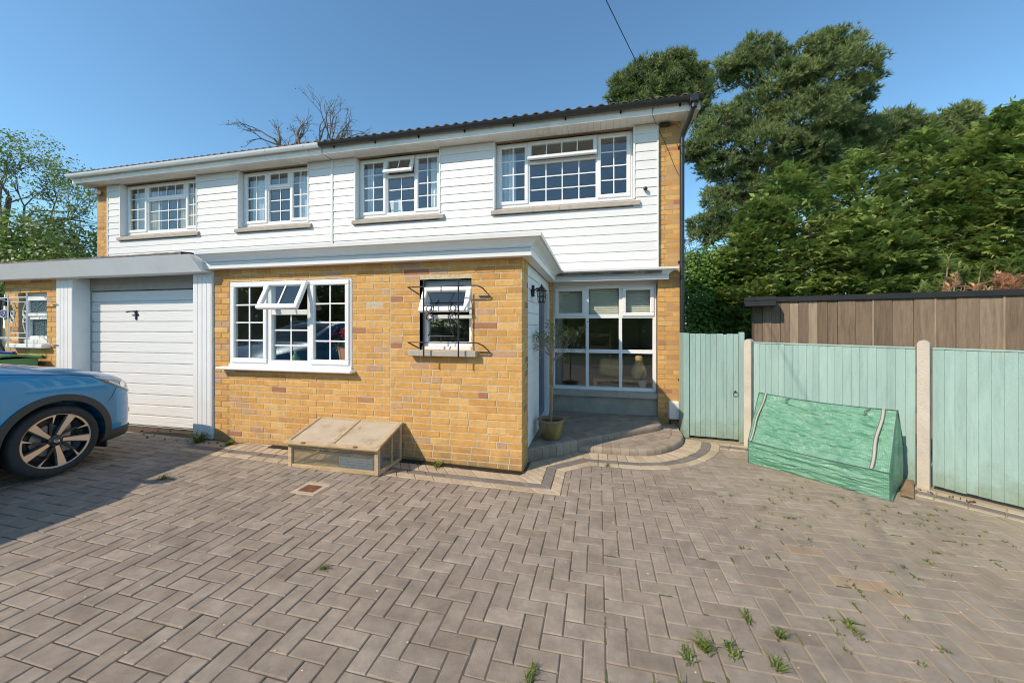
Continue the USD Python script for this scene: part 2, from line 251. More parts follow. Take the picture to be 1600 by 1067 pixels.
# woven polythene of the grow house: mesh grid, creases
mat('green_poly', {'g': ('texture_coordinate', {}), 'w1': ('wave_texture', {'bands_direction': 'x', 'scale': 26.0}), 'w2': ('wave_texture', {'bands_direction': 'z', 'scale': 26.0}), 'mxx': ('math', {'math_type': 'maximum'}),
    'mp': ('mapping', {'scale': (0.75, 1.0, 1.7)}), 'n': ('noise_texture', {'scale': 13.0, 'detail': 5.0, 'roughness': 0.6, 'distortion': 1.3}), 'nf': ('noise_texture', {'scale': 24.0, 'detail': 3.0, 'distortion': 0.6}), 'a1': ('math', {'math_type': 'multiply_add', 'value2': 0.25}),
    'ad': ('math', {'math_type': 'multiply_add', 'value2': 0.05}), 'b': ('bump', {'strength': 0.6, 'distance': 0.03}),
    'r': ('rgb_ramp', {'ramp': [(0.0, (0.11, 0.35, 0.205)), (1.0, (0.19, 0.45, 0.29))]}), 'n2': ('noise_texture', {'scale': 3.0, 'detail': 5.0, 'distortion': 0.5}), 'mixc': ('mix_color', {'b': (0.34, 0.56, 0.42)}), 'mr': ('map_range', {'from_min': 0.42, 'from_max': 0.72, 'to_min': 0.0, 'to_max': 0.28, 'clamp': True}),
    'p': ('principled_bsdf', {'roughness': 0.27, 'specular_ior_level': 0.85}), 't': ('translucent_bsdf', {}), 'mx': ('mix_closure', {'fac': 0.35})},
    [('g.object', 'w1.vector'), ('g.object', 'w2.vector'), ('w1.fac', 'mxx.value1'), ('w2.fac', 'mxx.value2'), ('g.object', 'mp.vector'), ('mp.vector', 'n.vector'), ('mp.vector', 'nf.vector'), ('nf.fac', 'a1.value1'), ('n.fac', 'a1.value3'), ('mxx.value', 'ad.value1'), ('a1.value', 'ad.value3'), ('ad.value', 'b.height'), ('b.normal', 'p.normal'),
     ('mxx.value', 'r.fac'), ('g.object', 'n2.vector'), ('n2.fac', 'mr.value'), ('mr.result', 'mixc.fac'), ('r.color', 'mixc.a'), ('mixc.result', 'p.base_color'), ('mixc.result', 't.color'), ('p.BSDF', 'mx.closure1'), ('t.BSDF', 'mx.closure2')], 'mx.closure')
plain('zip_tape', (0.42, 0.35, 0.32), 0.8, var=0.1)
plain('seam', (0.07, 0.13, 0.10), 0.7, var=0.1)
pane('glass', 0.065); mat('car_glass_dark', {'p': ('principled_bsdf', {'base_color': (0.012, 0.015, 0.017), 'roughness': 0.02, 'specular_ior_level': 0.8})}, [])
mat('obscure_glass', {'g': ('geometry', {}), 'n': ('voronoi_texture', {'scale': 28.0}), 'b': ('bump', {'strength': 0.9, 'distance': 0.02}), 'p': ('principled_bsdf', {'base_color': (0.06, 0.10, 0.10), 'roughness': 0.08, 'specular_ior_level': 0.9})}, [('g.position', 'n.vector'), ('n.distance', 'b.height'), ('b.normal', 'p.normal')])
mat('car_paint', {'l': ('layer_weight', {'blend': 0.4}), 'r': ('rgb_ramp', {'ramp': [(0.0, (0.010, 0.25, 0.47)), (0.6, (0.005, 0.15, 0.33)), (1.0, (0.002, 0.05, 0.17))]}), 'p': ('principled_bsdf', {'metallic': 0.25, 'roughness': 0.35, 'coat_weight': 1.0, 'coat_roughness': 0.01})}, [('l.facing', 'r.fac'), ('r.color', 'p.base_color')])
plain('tyre', (0.022, 0.021, 0.02), 0.75, var=0.2, scale=20)
plain('car_trim', (0.045, 0.04, 0.036), 0.6, var=0.1, scale=20)
plain('rim_silver', (0.66, 0.60, 0.52), 0.28, metal=0.85, var=0.03)
plain('rim_black', (0.02, 0.02, 0.02), 0.3)
plain('chrome', (0.75, 0.75, 0.75), 0.12, metal=1.0)
mat('lamp_lens', {'p': ('principled_bsdf', {'base_color': (0.20, 0.21, 0.22), 'roughness': 0.12, 'metallic': 0.7, 'coat_weight': 1.0})}, [])
plain('green_plastic', (0.09, 0.22, 0.07), 0.45, var=0.1); plain('blue_plastic', (0.03, 0.07, 0.30), 0.4, var=0.1)
plain('crate_blue', (0.10, 0.24, 0.55), 0.5, var=0.1)
plain('sign_blue', (0.03, 0.035, 0.17), 0.3); plain('white_ink', (0.8, 0.8, 0.8), 0.5)
plain('rust', (0.16, 0.06, 0.035), 0.8, var=0.3, scale=20)
plain('red_petal', (0.55, 0.02, 0.03), 0.6, var=0.2)
leaf('pine_needle', (0.095, 0.135, 0.045), (0.36, 0.40, 0.135), 0.25, 0.5, 1.6)
leaf('ley_leaf', (0.12, 0.19, 0.04), (0.44, 0.50, 0.13), 0.3, 0.5, 1.6)
leaf('bush_leaf', (0.11, 0.20, 0.03), (0.34, 0.46, 0.10), 0.4, 0.45, 2.0)
leaf('tree_leaf', (0.12, 0.175, 0.03), (0.36, 0.41, 0.10), 0.4, 0.45, 1.0)
leaf('dry_leaf', (0.13, 0.10, 0.05), (0.30, 0.25, 0.12), 0.3)
leaf('red_leaf', (0.50, 0.22, 0.10), (0.78, 0.48, 0.29), 0.4); leaf('yellow_leaf', (0.20, 0.26, 0.05), (0.45, 0.46, 0.15), 0.4)
leaf('grass', (0.11, 0.16, 0.03), (0.36, 0.38, 0.10), 0.35, 0.5, 30.0); leaf('olive_leaf', (0.09, 0.13, 0.035), (0.28, 0.32, 0.10), 0.35, 0.5, 6.0)
leaf('cream_flower', (0.6, 0.56, 0.4), (0.75, 0.72, 0.55), 0.3)
leaf('moss', (0.08, 0.09, 0.03), (0.2, 0.2, 0.07), 0.1, 0.9, 30.0)
mat('garage_white', {'g': ('geometry', {}), 'm': ('mapping', {'scale': (1.2, 1, 34)}), 'n': ('noise_texture', {'scale': 3.0, 'detail': 4.0}), 'b': ('bump', {'strength': 0.45, 'distance': 0.012}), 'p': ('principled_bsdf', {'base_color': (0.73, 0.705, 0.675), 'roughness': 0.45})},
    [('g.position', 'm.vector'), ('m.vector', 'n.vector'), ('n.fac', 'b.height'), ('b.normal', 'p.normal')])
plain('turf', (0.07, 0.09, 0.03), 0.95, var=0.3, scale=3)
# ------------------------------------------------------------------ ground, driveway, steps
def struct(name, ms, m, parent=None, label=None, cat=None):
    return put(parent, name, ms, m, label=label, kind='structure' if parent is None else None, cat=cat)
g = np.linspace(-1, 1, 61); g = np.sign(g)*np.abs(g)**3*400
gx, gy = np.meshgrid(g, g, indexing='ij'); d = np.hypot(gx, gy-6)
gv = np.stack([gx, gy, -0.12+0*d], -1).reshape(-1, 3)
idx = np.arange(61*61).reshape(61, 61); gf = np.stack([idx[:-1, :-1], idx[1:, :-1], idx[1:, 1:], idx[:-1, 1:]], -1).reshape(-1, 4)
struct('ground', (gv, gf), 'turf', label='green ground all round the houses and under the trees', cat='ground')
# foot line of the building, with the steps; bands of border blocks run along it
P = np.array
FRONT_Y, UP_Y = 3.953, 6.20
curve = [(-0.25, 4.765), (0.0, 4.765), (0.22, 4.765), (0.42, 4.77), (0.60, 4.815), (0.76, 4.915), (0.89, 5.045), (1.0, 5.19), (1.08, 5.345), (1.13, 5.50), (1.15, 5.60)]
foot1 = [(-4.95, 3.935), (-0.775, 3.935), (-0.775, 4.285)] + curve
foot2 = [(1.1, 5.66), (1.93, 5.50), (2.03, 5.42), (3.06, 4.47), (3.15, 4.40), (3.75, 3.86), (5.4, 2.39)]
platform = Polygon([(-0.80, 4.262), (-0.25, 4.750), (0.84, 5.717), (0.90, 5.80), (0.90, 6.33), (-0.83, 6.33)])
lower = Polygon([(-0.27, 4.765)]+curve[1:]+[(1.16, 6.18), (0.5, 6.0)])
def offset_pts(path, o):
    p = P(path, float); d = np.diff(p, axis=0); d /= np.linalg.norm(d, axis=1, keepdims=True); n = np.stack([d[:, 1], -d[:, 0]], 1)
    out = []
    for i in range(len(p)):
        if i == 0: q = n[0]
        elif i == len(p)-1: q = n[-1]
        else:
            b = n[i-1]+n[i]; q = b/(b@b)*2
        out.append(p[i]+q*o)
    return P(out)
def band(path, o0, o1, pitch):
    a, b = offset_pts(path, o0), offset_pts(path, o1); polys = []
    for i in range(len(path)-1):
        L = 0.5*(np.linalg.norm(a[i+1]-a[i])+np.linalg.norm(b[i+1]-b[i])); n = max(1, int(round(L/pitch)))
        for k in range(n):
            s0, s1 = k/n, (k+1)/n
            q = Polygon([a[i]+(a[i+1]-a[i])*s0, a[i]+(a[i+1]-a[i])*s1, b[i]+(b[i+1]-b[i])*s1, b[i]+(b[i+1]-b[i])*s0])
            if q.is_valid: polys.append(q)
    return polys
walls2d = unary_union([sbox(-12, 3.93, -0.775, 12), sbox(-0.9, 6.1, 1.25, 12), Polygon([(1.1, 5.66), (1.93, 5.50), (2.03, 5.42), (5.6, 2.21), (9, 9), (1.1, 9)])])
steps2d = unary_union([platform, lower])
blocked = unary_union([walls2d, steps2d]).buffer(0.004)
def paver(poly, tone, j=0.0027, ch=0.005, th=0.05, z=0.0):
    """one paving block: chamfered top, a little up or down and tilted"""
    q = poly.buffer(-j, join_style=2)
    if q.is_empty or q.geom_type != 'Polygon' or q.area < 6e-4: return None
    c = P(q.exterior.coords)[:-1]
    if not q.exterior.is_ccw: c = c[::-1]
    n = len(c); t = q.buffer(-ch, join_style=2)
    dz = rng.normal(0, 0.0012); tx, ty = rng.normal(0, 0.006, 2); m = c.mean(0)
    if n == 4 and t.geom_type == 'Polygon' and len(t.exterior.coords) == 5:
        i = c+(m-c)*0; 
        e = P(t.exterior.coords)[:-1]
        if not t.exterior.is_ccw: e = e[::-1]
        e = P([e[np.argmin(((e-p)**2).sum(1))] for p in c])
        v = np.vstack([np.c_[c, np.full(4, -th)], np.c_[c, np.full(4, -ch*0.9)], np.c_[e, np.zeros(4)]])
        f = [[8, 9, 10], [8, 10, 11]]
        for k in range(4):
            l = (k+1) % 4; f += [[k, l, 4+l], [k, 4+l, 4+k], [4+k, 4+l, 8+l], [4+k, 8+l, 8+k]]
        v = v.astype(float); f = np.array(f)
    else:
        v, f = extrude(q, -th, 0.0)[0][:2]
    v[:, 2] += z+dz+(v[:, 0]-m[0])*tx+(v[:, 1]-m[1])*ty+gz(v[:, 0])
    return (v, f, tone)
drive = Thing('driveway', 'block paved driveway of grey herringbone pavers in front of the houses', 'driveway', (0, 2, 0), kind='structure')
bx = P([[x, y, -0.006+gz(x)] for x in np.linspace(-13, 6.5, 40) for y in (-3.0, 6.3)])
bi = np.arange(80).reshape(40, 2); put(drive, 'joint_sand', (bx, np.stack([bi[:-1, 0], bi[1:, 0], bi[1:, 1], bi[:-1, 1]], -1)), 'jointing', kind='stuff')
border = {'buff': [], 'dark': []}; area1 = Polygon(list(foot1)+list(offset_pts(foot1, 0.432)[::-1])).buffer(0)
for col, o0, o1, pitch in (('buff', 0.012, 0.222, 0.107), ('dark', 0.222, 0.327, 0.21), ('buff', 0.327, 0.432, 0.21)):
    for q in band(foot1, o0, o1, pitch):
        q = q.difference(blocked)
        for z in getattr(q, 'geoms', [q]):
            if z.geom_type == 'Polygon' and z.area > 5e-4: border[col].append(z)
rest2 = unary_union([area1, blocked])
for col, o0, o1, pitch in (('buff', 0.03, 0.135, 0.21), ('dark', 0.135, 0.24, 0.21), ('buff', 0.24, 0.30, 0.21)):
    for q in band(foot2, o0, o1, pitch):
        q = q.difference(rest2)
        for z in getattr(q, 'geoms', [q]):
            if z.geom_type == 'Polygon' and z.area > 5e-4: border[col].append(z)
area2 = Polygon(list(foot2)+list(offset_pts(foot2, 0.30)[::-1])).buffer(0)
DRAIN = affinity.rotate(sbox(-2.79, 2.92, -2.52, 3.17), 0)
nogo = unary_union([area1, area2, blocked, DRAIN]); prep_b = nogo.buffer(0)
w = 0.1055; herr = []
from shapely.prepared import prep
pn = prep(prep_b)
OX, OY = 0.035, 0.02
for i in range(-115, 55):
    for j in range(-28, 60):
        k = (i-j) % 4
        if k == 0: q = sbox(OX+i*w, OY+j*w, OX+(i+2)*w, OY+(j+1)*w)
        elif k == 2: q = sbox(OX+i*w, OY+(j-1)*w, OX+(i+1)*w, OY+(j+1)*w)
        else: continue
        cx_, cy_ = q.centroid.x, q.centroid.y
        if cx_ < -9.5 and cy_ > 3.8: continue
        if pn.intersects(q):
            q = q.difference(prep_b)
            if q.is_empty: continue
            for z in getattr(q, 'geoms', [q]):
                if z.geom_type == 'Polygon' and z.area > 4e-4: herr.append(z)
        else: herr.append(q)
c12, s12 = math.cos(math.radians(12.95)), math.sin(math.radians(12.95))
def depth(x, y): return -x*s12+y*c12
def inview(x, y):
    F = depth(x, y); R = x*c12+y*s12
    return F > 1.58 and abs(R/F) < 1.42
rust = {}
def tone_for(q):
    x, y = q.centroid.x, q.centroid.y
    t = float(np.clip(rng.normal(0.5, 0.2), 0.0, 0.92))
    for rx, ry in ((1.43, 2.97), (1.53, 2.72), (1.60, 2.62)):
        if abs(x-rx) < 0.09 and abs(y-ry) < 0.06: return 0.97
    return t
near = sorted([q for q in herr if inview(q.centroid.x, q.centroid.y)], key=lambda q: depth(q.centroid.x, q.centroid.y))
ids = set(id(q) for q in near[:240])
stuff = []
for q in herr:
    m = paver(q, tone_for(q), z=0.0)
    if m is None: continue
    if id(q) in ids: put(drive, 'paver', [m], 'paver_grey')
    else: stuff.append(m)
put(drive, 'grey_paving', stuff, 'paver_grey', kind='stuff')
bb = sorted(border['buff'], key=lambda q: depth(q.centroid.x, q.centroid.y))
st = []
for col, mt, nm in (('buff', 'paver_buff', 'buff_border_block'), ('dark', 'paver_dark', 'charcoal_border_block')):
    for q in border[col]:
        m = paver(q, float(rng.random()), z=0.002)
        if m is not None: put(drive, nm, [m], mt)
# entrance steps: a raised platform and a rounded lower step, both paved and edged with bullnose blocks
def step(name, label, poly, edge, z0, z1, tone_mat, along):
    T = Thing(name, label, 'step', (poly.centroid.x, poly.centroid.y, z0), kind='structure')
    inner = poly.buffer(-0.10, join_style=1)
    put(T, 'core', extrude(poly.buffer(-0.012), -0.05, z1-0.012), 'concrete')
    # bullnose blocks along the edge
    ls = LineString(edge); n = int(ls.length/0.104)
    for k in range(n):
        a, b = ls.interpolate(k/n*ls.length), ls.interpolate((k+1)/n*ls.length); a, b = P([a.x, a.y]), P([b.x, b.y]); d = b-a; L = np.linalg.norm(d); d /= L; nn = P([-d[1], d[0]])
        g_ = 0.002; prof = [(0.0, z0-0.05), (0.0, z1-0.045), (0.006, z1-0.024), (0.018, z1-0.009), (0.04, z1), (0.20, z1), (0.20, z1-0.05)]
        if name == 'lower_step': prof = [(o*0.75, z) for o, z in prof]
        v = []
        for e in (g_, L-g_):
            for o, z in prof:
                s = e if o < 0.05 or k == 0 or True else e
                v.append([*(a+d*s+nn*o), z])
        m = len(prof); f = [[i, i+1, m+i+1, m+i] for i in range(m-1)]
        f = np.array([[q[0], q[2], q[1]] for q in f]+[[q[0], q[3], q[2]] for q in f]+[[0, i, i+1] for i in range(1, m-1)]+[[m, m+i+1, m+i] for i in range(1, m-1)])
        v = P(v, float); v[:, 2] += rng.normal(0, 0.001)
        put(T, 'bullnose_block', [(v, f, float(rng.random()))], tone_mat)
    ang = along; c0 = P([poly.centroid.x, poly.centroid.y]); cut = inner.buffer(0.0)
    edge_zone = LineString(edge).buffer(0.205 if name != 'lower_step' else 0.155)
    for i in range(-14, 15):
        for j in range(-24, 24):
            q = affinity.rotate(sbox(i*0.21+(j % 2)*0.105, j*0.105, (i+1)*0.21+(j % 2)*0.105, (j+1)*0.105), ang, origin=(0, 0)); q = affinity.translate(q, *c0)
            if not q.intersects(poly): continue
            q = q.intersection(poly.buffer(-0.004)).difference(edge_zone)
            for z in getattr(q, 'geoms', [q]):
                if z.geom_type == 'Polygon' and z.area > 1e-3:
                    m = paver(z, float(rng.random()), z=z1-0.002)
                    if m is not None: m[0][:, 2] -= gz(m[0][:, 0]); put(T, 'step_paver', [m], tone_mat)
    return T
step('doorstep', 'raised dark block paved platform before the big window and front door', platform, [(-0.80, 4.262), (-0.25, 4.750), (0.84, 5.717), (0.895, 5.80)], 0.0, 0.152, 'step_block', 41.5)
step('lower_step', 'low rounded paved step in sunlight at the foot of the brick pier', lower.difference(platform), [(-0.27, 4.765)]+curve[1:]+[(1.16, 5.75)], 0.0, 0.072, 'step_block', 41.5)

# ------------------------------------------------------------------ the two houses
house = Thing('semi_detached_house', 'right-hand white boarded and yellow brick house with black gutter and open casement windows', 'house', (-1.8, 6.2, 0))
nextdoor = Thing('semi_detached_house', 'left-hand house, number 7, with white gutter and white garage door', 'house', (-8.0, 6.2, 0))
def clip_rect(r, holes):
    """pieces of rectangle r=(s0,s1,z0,z1) outside the holes (horizontal cuts only)"""
    out = [r]
    for h in holes:
        nxt = []
        for s0, s1, z0, z1 in out:
            if s1 <= h[0] or s0 >= h[1] or z1 <= h[2]+0.01 or z0 >= h[3]-0.01: nxt.append((s0, s1, z0, z1)); continue
            if s0 < h[0]-0.02: nxt.append((s0, h[0], z0, z1))
            if s1 > h[1]+0.02: nxt.append((h[1], s1, z0, z1))
        out = nxt
    return out
def face_map(kind, at):
    if kind == 'front': return lambda s, d, z: (s, at+d, z)
    if kind == 'right': return lambda s, d, z: (at-d, s, z)      # faces +x
def brick_box(fm, s0, s1, z0, z1, proud, dep, tone):
    """a brick: front face proud of its mortar, edges chamfered"""
    c = 0.004
    pts = []
    for dd, i in ((dep, 0), (c-proud, 0), (-proud, c)):
        for a, b in ((s0+i, z0+i), (s1-i, z0+i), (s1-i, z1-i), (s0+i, z1-i)): pts.append(fm(a, dd, b))
    f = [[8, 9, 10], [8, 10, 11]]
    for k in range(4):
        l = (k+1) % 4
        for o in (0, 4): f += [[o+k, o+l, o+4+l], [o+k, o+4+l, o+4+k]]
    return (P(pts, float), P(f), tone)
def brick_tone():
    r = rng.random()
    if r < 0.03: return float(rng.uniform(0.0, 0.07))
    if r < 0.10: return float(rng.uniform(0.085, 0.165))
    return float(np.clip(rng.normal(0.58, 0.2), 0.19, 1.0))
def brickwork(fm, s0, s1, z0, z1, holes=(), pitch=0.225, irregular=0.0, phase=0.0, first=0.0, dep=0.05, course=0.0755, toneshift=0.0):
    out = []; n = int(round((z1-z0)/course)); hh = (z1-z0)/n; j = 0.0042
    for r in range(n):
        s = s0-(pitch if (r % 2) else pitch/2)+phase
        while s < s1:
            L = pitch*(1+(rng.choice([0, 0, 0, 0, -0.5, 0.5]) if irregular else 0)*irregular)
            a, b = max(s, s0), min(s+L, s1); s += L
            if b-a < 0.03: continue
            for q in clip_rect((a, b, z0+r*hh, z0+(r+1)*hh), holes):
                if q[1]-q[0] < 0.025: continue
                out.append(((q[0]+q[1])/2, brick_box(fm, q[0]+j, q[1]-j, q[2]+j, q[3]-j, rng.normal(0.0, 0.0012), dep, float(np.clip(brick_tone()+toneshift, 0, 1)))))
    return out
def wall_boxes(x0, x1, z0, z1, holes, y0, y1):
    xs = sorted({x0, x1, *[h for q in holes for h in q[:2]]}); zs = sorted({z0, z1, *[h for q in holes for h in q[2:]]}); out = []
    for a, b in zip(xs[:-1], xs[1:]):
        run = None
        for c, d in zip(zs[:-1], zs[1:]):
            m = ((a+b)/2, (c+d)/2); hit = any(h[0] < m[0] < h[1] and h[2] < m[1] < h[3] for h in holes)
            if not hit: out.append(box((a, y0, c), (b, y1, d)))
    return out
# --- windows: frame (part) > sash, pane, glazing_bar (sub-parts)
def window(T, x0, x1, z0, z1, Y, lights, label=None, fw=0.055, glass='glass', extra=None, name='window', bars_mat='upvc'):
    fr = []
    D0, D1 = Y, Y+0.07
    fr += [cbox((x0, D0, z0), (x1, D1, z0+fw)), cbox((x0, D0, z1-fw), (x1, D1, z1)), cbox((x0, D0, z0+fw), (x0+fw, D1, z1-fw)), cbox((x1-fw, D0, z0+fw), (x1, D1, z1-fw))]
    for mull in extra or []: fr.append(cbox(*mull))
    W = put(T, name, fr, 'upvc', label=label)
    for (a, b, c, d, kind, nx, nz, ang) in lights:
        sw = 0.06 if kind == 'sash' else 0.0; off = -0.018 if kind == 'sash' else 0.012
        sash, bars = [], []
        if sw:
            y0, y1 = Y+off, Y+off+0.05
            sash += [cbox((a, y0, c), (b, y1, c+sw), 0.008), cbox((a, y0, d-sw), (b, y1, d), 0.008), cbox((a, y0, c+sw), (a+sw, y1, d-sw), 0.008), cbox((b-sw, y0, c+sw), (b, y1, d-sw), 0.008)]
        ga, gb, gc, gd = a+sw, b-sw, c+sw, d-sw; py = Y+off+0.026
        gl = [box((ga-0.004, py, gc-0.004), (gb+0.004, py+0.006, gd+0.004))]
        for i in range(1, nx): s = ga+(gb-ga)*i/nx; bars.append(box((s-0.009, py-0.006, gc), (s+0.009, py-0.001, gd)))
        for i in range(1, nz): s = gc+(gd-gc)*i/nz; bars.append(box((ga, py-0.0052, s-0.009), (gb, py-0.0012, s+0.009)))
        if ang:
            R = rotm([1, 0, 0], -math.radians(ang)); o = P([0, Y+off+0.02, d-0.01])
            mv = lambda ms: [xf(xf(xf(m, None, -o), R), None, o+P([0, -0.02, 0])) for m in ms]
            sash, bars, gl = mv(sash), mv(bars), mv(gl)
        if sash: put(W, 'sash', sash, 'upvc')
        put(W, 'pane', gl, glass)
        for bmesh in bars: put(W, 'glazing_bar', [bmesh], bars_mat)
    return W
def room(T, x0, x1, y0, y1, z0, z1, m='interior', t=0.03):
    put(T, 'room', [box((x0, y1, z0), (x1, y1+t, z1)), box((x0-t, y0, z0), (x0, y1, z1)), box((x1, y0, z0), (x1+t, y1, z1)), box((x0, y0, z0-t), (x1, y1, z0)), box((x0, y0, z1), (x1, y1, z1+t))], m)
def boards(T, x0, x1, z0, z1, holes, Y, pitch=0.1405, name='cladding_board', facing='front'):
    n = int(round((z1-z0)/pitch)); pitch = (z1-z0)/n; fm = face_map(facing, Y)
    for r in range(n):
        for a, b, c, d in clip_rect((x0, x1, z0+r*pitch, z0+(r+1)*pitch), holes):
            j = rng.normal(0, 0.0015); c0, d0 = c+0.0008, d-0.0018
            sec = [(0.0+j, c0+0.003), (0.003+j, c0), (0.022, c0), (0.022, d0), (0.013+j, d0), (0.004+j, c0+0.03)]
            sec = [(0.0+j, c0+0.004), (0.004+j, c0), (0.03, c0), (0.03, d0), (0.012+j, d0), (0.008+j, d0-0.012)]
            m = len(sec); v = P([fm(s, o, z) for s in (a+0.002, b-0.002) for o, z in sec])
            f = []
            for i in range(m): l = (i+1) % m; f += [[i, m+i, m+l], [i, m+l, l]]
            f += [[0, i+1, i] for i in range(1, m-1)]+[[m, m+i, m+i+1] for i in range(1, m-1)]
            put(T, name, [(v, P(f))], 'white_board')
# window data: (x0, x1, kind of opening)
UW = 6.28; UZ0, UZ1 = 3.612, 4.69
def upper_three(T, x0, m0, m1, x1, vent=0.0, wide=False, label=None):
    t = UZ0+0.715
    ex = [((m0-0.022, UW+0.001, UZ0+0.05), (m0+0.022, UW+0.068, UZ1-0.05)), ((m1-0.022, UW+0.001, UZ0+0.05), (m1+0.022, UW+0.068, UZ1-0.05)), ((m0+0.022, UW+0.002, t-0.02), (m1-0.022, UW+0.067, t+0.035))]
    nx = 4 if wide else 2
    L = [(x0+0.03, m0-0.002, UZ0+0.03, UZ1-0.02, 'sash', 2, 4, 0), (m0+0.002, m1-0.002, t+0.012, UZ1-0.02, 'sash', nx, 1, vent), (m0+0.022, m1-0.022, UZ0+0.05, t-0.02, 'fixed', nx, 3, 0), (m1+0.002, x1-0.03, UZ0+0.03, UZ1-0.02, 'sash', 2, 4, 0)]
    return window(T, x0, x1, UZ0, UZ1, UW, L, label=label, extra=ex)
def sill(T, x0, x1, split=None, label=None):
    ms = []; cuts = [x0]+([split] if split else [])+[x1]
    for a, b in zip(cuts[:-1], cuts[1:]):
        sec = [(6.115, 3.455), (6.115, 3.515), (6.30, 3.60), (6.30, 3.455)]; v = P([(x, y, z) for x in (a+0.002, b-0.002) for y, z in sec])
        f = [[0, 3, 2], [0, 2, 1], [4, 5, 6], [4, 6, 7]]
        for i in range(4): l = (i+1) % 4; f += [[i, l, 4+l], [i, 4+l, 4+i]]
        ms.append((v, P(f)[:, ::-1]))
    put(T, 'window_sill', ms, 'concrete', label=label)
def upstairs(T, xl, xr, wins, pier, splits):
    holes = [(w0-0.005, w3+0.005, 3.53, 4.9) for w0, _, _, w3 in wins]
    boards(T, xl, xr, 2.46, 4.705, holes, 6.155)
    wall = wall_boxes(min(xl, pier[0]), max(xr, pier[1]), 2.3, 4.72, [(a, b, 3.56, 4.71) for a, b, _, _ in holes], 6.206, 6.34)
    put(T, 'upper_wall', wall, 'mortar_grey')
    for (w0, m0, m1, w3), (vent, wide), sp in zip(wins, T.spec, splits):
        upper_three(T, w0, m0, m1, w3, vent, wide)
        put(T, 'window_reveal', [box((w0-0.028, 6.15, 3.56), (w0-0.004, 6.29, 4.705)), box((w3+0.004, 6.15, 3.56), (w3+0.028, 6.29, 4.705)), box((w0, 6.27, 3.59), (w3, 6.30, 3.612))], 'white_paint')
        sill(T, w0-0.06, w3+0.10, sp)
house.spec = [(20, False), (14, True)]; nextdoor.spec = [(0, True), (0, False)]
upstairs(house, -4.895, 0.895, [(-4.40, -3.84, -3.257, -2.735), (-1.717, -1.158, -0.021, 0.53)], (0.89, 1.226), (None, -0.62))
upstairs(nextdoor, -10.68, -4.905, [(-10.30, -9.70, -8.60, -8.18), (-7.09, -6.497, -5.95, -5.45)], (-11.09, -10.68), (-9.25, None))
for T, x0, x1, sgn in ((house, -4.90, 1.226, 1), (nextdoor, -11.09, -4.905, -1)):
    put(T, 'corner_trim', [box((0.885, 6.148, 2.46), (0.905, 6.21, 4.705))] if sgn > 0 else [box((-10.70, 6.148, 2.46), (-10.672, 6.21, 4.705))], 'white_paint')
put(house, 'joint_cover', [box((-4.93, 6.146, 2.46), (-4.885, 6.20, 4.705))], 'white_paint')
# outer shells (gables, back, floors) so that the rooms are dark and the houses are whole from the side
def shell(T, x0, x1, front_low, side):
    ms = [box((x0, 10.6, -0.1), (x1, 10.8, 4.72)), box((x0, 6.36, 2.40), (x1, 10.6, 2.52)), box((x0, 6.36, 4.72), (x1, 10.6, 4.75))]
    put(T, 'back_wall', ms, 'mortar_grey')
    X = x1 if side > 0 else x0
    pol = Polygon([(6.2, -0.1), (10.8, -0.1), (10.8, 4.75), (8.5, 5.80), (6.2, 4.75)])
    e = extrude(pol, 0, 0.2)[0]; v = np.stack([e[0][:, 2]+(X-0.2 if side > 0 else X), e[0][:, 0], e[0][:, 1]], 1)
    put(T, 'gable_wall', [(v, e[1])], 'gable_brick')
mat('gable_brick', {'g': ('geometry', {}), 's': ('separate_xyz', {}), 'c': ('combine_xyz', {}), 'b': ('brick_texture', {'scale': 1.0, 'brick_width': 0.225, 'row_height': 0.075, 'mortar_size': 0.006, 'color1': (0.56, 0.315, 0.105), 'color2': (0.44, 0.24, 0.09), 'mortar': (0.34, 0.27, 0.18)}), 'p': ('principled_bsdf', {'roughness': 0.9})},
    [('g.position', 's.vector'), ('s.y', 'c.x'), ('s.z', 'c.y'), ('c.vector', 'b.vector'), ('b.color', 'p.base_color')])
shell(house, -4.90, 1.226, 0, 1); shell(nextdoor, -11.09, -4.905, 0, -1)
# upstairs rooms
room(house, -4.8, -2.4, 6.37, 9.5, 2.53, 4.70); room(house, -2.3, 1.0, 6.37, 9.5, 2.53, 4.70)
room(nextdoor, -10.7, -7.7, 6.37, 9.5, 2.53, 4.70); room(nextdoor, -7.6, -5.0, 6.37, 9.5, 2.53, 4.70)
# brick piers at the ends of the facade
pm = face_map('front', UP_Y)
pier_bricks = brickwork(pm, 0.897, 1.226, 2.46, 4.71, pitch=0.219, dep=0.1)+brickwork(pm, 0.90, 1.226, 0.0, 2.46, pitch=0.2175, dep=0.1)+brickwork(pm, -0.822, -0.737, 0.15, 2.30, pitch=0.3, dep=0.1, phase=0.1)
put(house, 'pier_wall', [box((0.90, 6.204, -0.05), (1.222, 6.345, 4.705)), box((-0.826, 6.204, 0), (-0.737, 6.33, 2.30))], 'mortar_grey')
lp = brickwork(pm, -11.09, -10.70, 2.46, 4.71, pitch=0.219, dep=0.1, toneshift=-0.1)
put(nextdoor, 'pier_wall', [box((-11.086, 6.204, 2.3), (-10.70, 6.345, 4.705))], 'mortar_grey')
